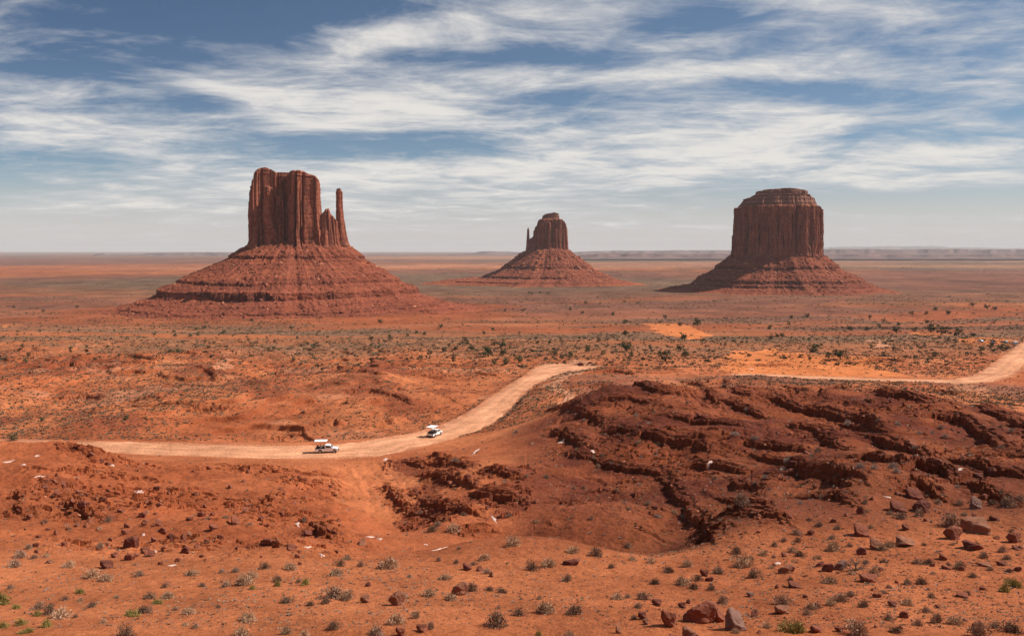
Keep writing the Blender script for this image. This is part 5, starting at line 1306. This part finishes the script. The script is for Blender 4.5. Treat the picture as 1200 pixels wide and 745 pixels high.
for tr, nm, seats in ((t1, 'tour truck at the junction', ((-2.35, -.5, 0), (-2.35, .4, 3), (-1.65, -.5, 2), (-1.65, .35, 1), (-.95, -.45, 0), (-.95, .4, 3))), (t2, 'tour truck on the bend', ((-2.35, -.45, 3), (-2.35, .4, 0), (-1.65, -.5, 1), (-.95, -.45, 0)))):
    for sx_, sy_, k in seats:
        o = bpy.data.objects.new('person', PM[k]); COL.objects.link(o)
        o.matrix_world = Matrix.Translation(tr.location) @ Matrix.Rotation(tr.rotation_euler.z, 4, 'Z') @ Matrix.Translation((sx_ + .08, sy_, 1.33))
        tag(o, 'person in %s on %s side, %s, %s' % (RID[k], 'near' if sy_ < 0 else 'far', WHERE[sx_], nm), 'person', 'riders in the tour trucks')

def parked_car(loc, rz, paint, van=False):
    t = empty('parked_van' if van else 'parked_car', loc, rz)
    H = 2.05 if van else 1.5; L = 2.4 if van else 2.2
    b = MB()
    if van: b.prism([(-L, .34), (-1.72, .34), (-1.6, .62), (-1.3, .74), (-1.0, .62), (-.88, .34), (.98, .34), (1.1, .62), (1.4, .74), (1.7, .62), (1.82, .34), (L, .34), (L + .02, .85), (1.95, 1.12), (1.35, 1.95), (1.0, H), (-L + .15, H), (-L, 1.9)], -.92, .92)
    else: b.prism([(-L, .32), (-1.72, .32), (-1.6, .58), (-1.3, .70), (-1.0, .58), (-.88, .32), (.92, .32), (1.04, .58), (1.34, .70), (1.64, .58), (1.76, .32), (L, .32), (L + .02, .62), (1.95, .86), (.95, .98), (.30, H - .05), (-.2, H), (-1.35, H - .02), (-1.95, 1.02), (-L - .02, .92)], -.88, .88)
    body = b.build('body', paint, t, bevel=.05)
    W_ = .92 if van else .88
    for sy in (-1, 1):
        g = MB()
        if van: g.prism([(-2.0, 1.22), (1.62, 1.22), (1.22, 1.82), (-2.0, 1.82)], sy * W_ - .012, sy * W_ + .012)
        else: g.prism([(-1.62, 1.03), (.74, 1.03), (.22, 1.37), (-1.30, 1.40)], sy * W_ - .012, sy * W_ + .012)
        g.build('side_window', M_GLASS, body)
        g = MB(); g.box(L - .06, L + .035, sy * .62 - .16, sy * .62 + .16, .62, .78); g.build('headlight', M_LAMP, t)
        g = MB(); g.box(-L - .04, -L + .05, sy * .66 - .12, sy * .66 + .12, .74, .92); g.build('tail_light', M_RED, t)
    g = MB()
    if van: g.add([(1.90, -.76, 1.20), (1.90, .76, 1.20), (1.40, .72, 1.90), (1.40, -.72, 1.90), (1.93, -.76, 1.21), (1.93, .76, 1.21), (1.43, .72, 1.91), (1.43, -.72, 1.91)], [(0, 3, 2, 1), (4, 5, 6, 7), (0, 1, 5, 4), (1, 2, 6, 5), (2, 3, 7, 6), (3, 0, 4, 7)])
    else: g.add([(.86, -.74, 1.05), (.86, .74, 1.05), (.34, .68, 1.42), (.34, -.68, 1.42), (.89, -.74, 1.06), (.89, .74, 1.06), (.37, .68, 1.43), (.37, -.68, 1.43)], [(0, 3, 2, 1), (4, 5, 6, 7), (0, 1, 5, 4), (1, 2, 6, 5), (2, 3, 7, 6), (3, 0, 4, 7)])
    g.build('windscreen', M_GLASS, body)
    g = MB(); g.box(-L - .03, -L + .02, -.66, .66, 1.18 if van else 1.0, 1.78 if van else 1.04); g.build('rear_window', M_GLASS, body)
    for x in (-1.30, 1.40 if van else 1.34):
        for sy in (-1, 1): wheel(t, x, sy * (W_ - .10), r=.36 if van else .32, w=.22, side=sy)
    return t
def ground_at(u, v):
    return hit(Z, u, v)
for u, v, rz, rgb, van, lab, cat in ((1148.6, 400.6, 1.9, (.50, .58, .60), False, 'pale silver car parked alone, leftmost of the far parked vehicles', 'car'),
                           (1163, 402.4, 1.25, (.05, .07, .11), False, 'dark blue parked car, second from the left in the far lot', 'car'),
                           (1177.3, 401.6, 1.8, (.04, .14, .17), False, 'dark teal parked car beside the white van in the far lot', 'car'),
                           (1189.2, 403.6, 1.45, (.80, .80, .80), True, 'white van parked end on where the right hand road starts', 'van')):
    p = ground_at(u, v); c = parked_car((p.x, p.y, p.z + .02), rz, mat('car_paint', rgb, .3, .5, .1, var=.02), van)
    tag(c, lab, cat, 'vehicles parked in the far lot')

# ---------------------------------------------------------------- dead shrub and lone sapling
M_TWIG = mat('dead_wood', (.17, .125, .095), .9, .1)
def twigs(b, p, d, l, r, depth, rg):
    q = p + d * l; b.tube(p, q, r, r * .65, 5)
    if depth == 0: return
    for k in range(3 if depth > 1 else 2):
        nd = (d + Vector(rg.normal(0, .55, 3)) + Vector((0, 0, .12))).normalized(); twigs(b, p + d * l * rg.uniform(.5, 1.0), nd, l * rg.uniform(.55, .8), r * .6, depth - 1, rg)
p = hit(Z, 1003, 668); k_ = p.y / FPX
ds = empty('dead_shrub', p)
rg = np.random.default_rng(44); b = MB()
for d in ((-.7, .1, .6), (.65, -.1, .7), (.15, .3, .9), (-.25, -.3, .8), (.9, .2, .35), (-.95, 0, .3)): twigs(b, Vector((0, 0, -.05)), Vector(d).normalized(), 9 * k_, .055, 3, rg)
b.build('branches', M_TWIG, ds)
b = MB(); b.tube((0, 0, -.15), (.03, 0, .28), .12, .07, 7); b.build('trunk', M_TWIG, ds)
tag(ds, 'bare dark branched shrub standing among grey bushes on the stony slope', 'shrub')
p = hit(Z, 200.5, 531); sp = empty('bare_sapling', p); rg = np.random.default_rng(45)
b = MB(); b.tube((0, 0, -.1), (-.08, 0, 1.2), .05, .035, 6); b.tube((-.08, 0, 1.2), (.02, 0, 2.5), .035, .015, 6); b.build('trunk', M_TWIG, sp)
b = MB()
for z_, d in ((1.1, (.6, .1, .7)), (1.5, (-.6, 0, .8)), (1.9, (.4, .2, .8)), (2.1, (-.4, -.2, .9))): twigs(b, Vector((-.06, 0, z_)), Vector(d).normalized(), .45, .014, 1, rg)
b.build('branches', M_TWIG, sp)
tag(sp, 'thin leafless sapling beside the road on the left', 'tree')
p = hit(Z, 967, 440); 

# ---------------------------------------------------------------- labels for the scattered plants and stones
def zone(kind, u, v):
    if v < 368: return 'on the far plain between the buttes' if u > 520 else 'at the foot of the left butte'
    if v < 432 and kind == 'juniper':
        if u < 420: return 'on the plain below the left butte'
        if u < 560: return 'on the plain left of the road bend'
        if u < 745: return 'on the flat behind the road turnout'
        if u < 850: return 'round the bare orange dune'
        if u < 1000: return 'behind the right hand road'
        return 'near the far parked vehicles'
    if v < 532 and u < 640: return 'beside the main dirt road'
    if v < 610 and u >= 640:
        row = 'upper' if v < 500 else ('middle' if v < 555 else 'lower')
        col = 'deep gully' if u < 800 else ('dark ledges' if u < 960 else ('stepped ledges' if u < 1090 else 'shadowed crags'))
        return 'on the %s part of the %s' % (row, col)
    if v < 615:
        return ('on the upper left rim hill' if u < 140 else 'high in the left boulder field' if u < 300 else 'above the tyre tracked wash' if u < 420 else 'in the rubble below the road junction')
    if v < 668:
        return ('on the lower left rim hill' if u < 110 else 'low in the left boulder field' if u < 300 else 'under the tyre tracked wash' if u < 440 else 'at the gully head' if u < 620 else 'along the gully rim' if u < 850 else 'right of the gully rim' if u < 1000 else 'by the big layered boulder')
    if v < 706:
        return ('on the left sand slope' if u < 150 else 'below the left boulder field' if u < 300 else 'behind the twin tan boulders' if u < 440 else 'on the central sand slope' if u < 640 else 'above the broken boulder cluster' if u < 860 else 'round the bare dark branched shrub' if u < 1040 else 'on the right stony slope')
    return ('in the bottom left corner' if u < 120 else 'near the bottom edge, left' if u < 300 else 'below the twin tan boulders' if u < 460 else 'near the bottom edge, centre' if u < 690 else 'in the broken boulder cluster' if u < 880 else 'near the bottom edge, right' if u < 1060 else 'in the bottom right corner')
ORD = ['first', 'second', 'third', 'fourth', 'fifth', 'sixth', 'seventh', 'eighth', 'ninth', 'tenth', 'eleventh', 'twelfth']
RT = {'R': 'red', 'T': 'tan', 'G': 'grey', 'D': 'dark red', 'J': 'dark green'}
classes = {}
for q in ITEMS:
    kind, o, u, v, w, tone = q
    small, big = {'sagebrush': (10, 19), 'boulder': (9, 17), 'juniper': (6.4, 9.5), 'white patch': (8, 14)}[kind]
    size = 'small' if w < small else ('large' if w >= big else 'medium')
    tn = TNAME[tone] if kind == 'sagebrush' else (RT[tone] if kind in ('boulder', 'juniper') else tone)
    noun = {'sagebrush': 'bush', 'boulder': 'boulder', 'juniper': 'juniper', 'white patch': 'white patch'}[kind]
    if kind == 'juniper': tn = 'round' if abs(o.scale[0] - o.scale[1]) < 1e-6 else 'wide'
    classes.setdefault((size, tn, noun, zone(kind, u, v)), []).append(q)
cells = {}
for key, L in classes.items():
    if len(L) <= 6: cells[key + ('',)] = L; continue
    us = sorted(q[2] for q in L); vs = sorted(q[3] for q in L); n = len(L)
    for q in L:                                             # a crowded place is told apart by its parts
        side = 'left' if q[2] < us[n // 3] else ('right' if q[2] >= us[2 * n // 3] else 'middle')
        row = '' if n <= 18 else ('nearer ' if q[3] >= vs[n // 2] else 'farther ')
        cells.setdefault(key + (row + side + ' part, ',), []).append(q)
for (size, tn, noun, zn, part), L in cells.items():
    L.sort(key=lambda q: q[2])
    for i, q in enumerate(L):
        base = '%s %s %s' % (size, tn, noun)
        if len(L) == 1: lab = base + (', ' if part else ' ') + part + zn
        elif i == 0: lab = 'leftmost %s, %s%s' % (base, part, zn)
        elif i == len(L) - 1: lab = 'rightmost %s, %s%s' % (base, part, zn)
        else: lab = '%s %s from left, %s%s' % (ORD[min(i, 11)], base, part, zn)
        if len(lab.split()) > 16: lab = '%s %s, %s%s' % (ORD[min(i, 11)], base, part, zn)
        if len(lab.split()) > 16: lab = '%s %s, %s' % (ORD[min(i, 11)], base, zn)
        grp = {'bush': 'sagebrush bushes on the red slopes', 'boulder': 'boulders strewn over the red slopes', 'juniper': 'junipers dotted over the plain', 'white patch': 'white patches on the red ground'}[noun]
        tag(q[1], lab, {'bush': 'bush', 'boulder': 'boulder', 'juniper': 'tree', 'white patch': 'patch'}[noun], grp)
# ---------------------------------------------------------------- haze: one closed box of thin dusty air round everything
hb = MB().box(-90000, 90000, -500, 56000, -116, 262)
mh = bpy.data.materials.new('haze'); mh.use_nodes = True
T = Net(mh.node_tree)
pvn = T.n('ShaderNodeVolumePrincipled', {'Color': (.97, .93, .92, 1.0), 'Density': 2.4e-5, 'Anisotropy': 0.0})
T.n('ShaderNodeOutputMaterial', {'Volume': pvn.outputs[0]})
hz = hb.build('haze', mh)
tag(hz, kind='stuff')
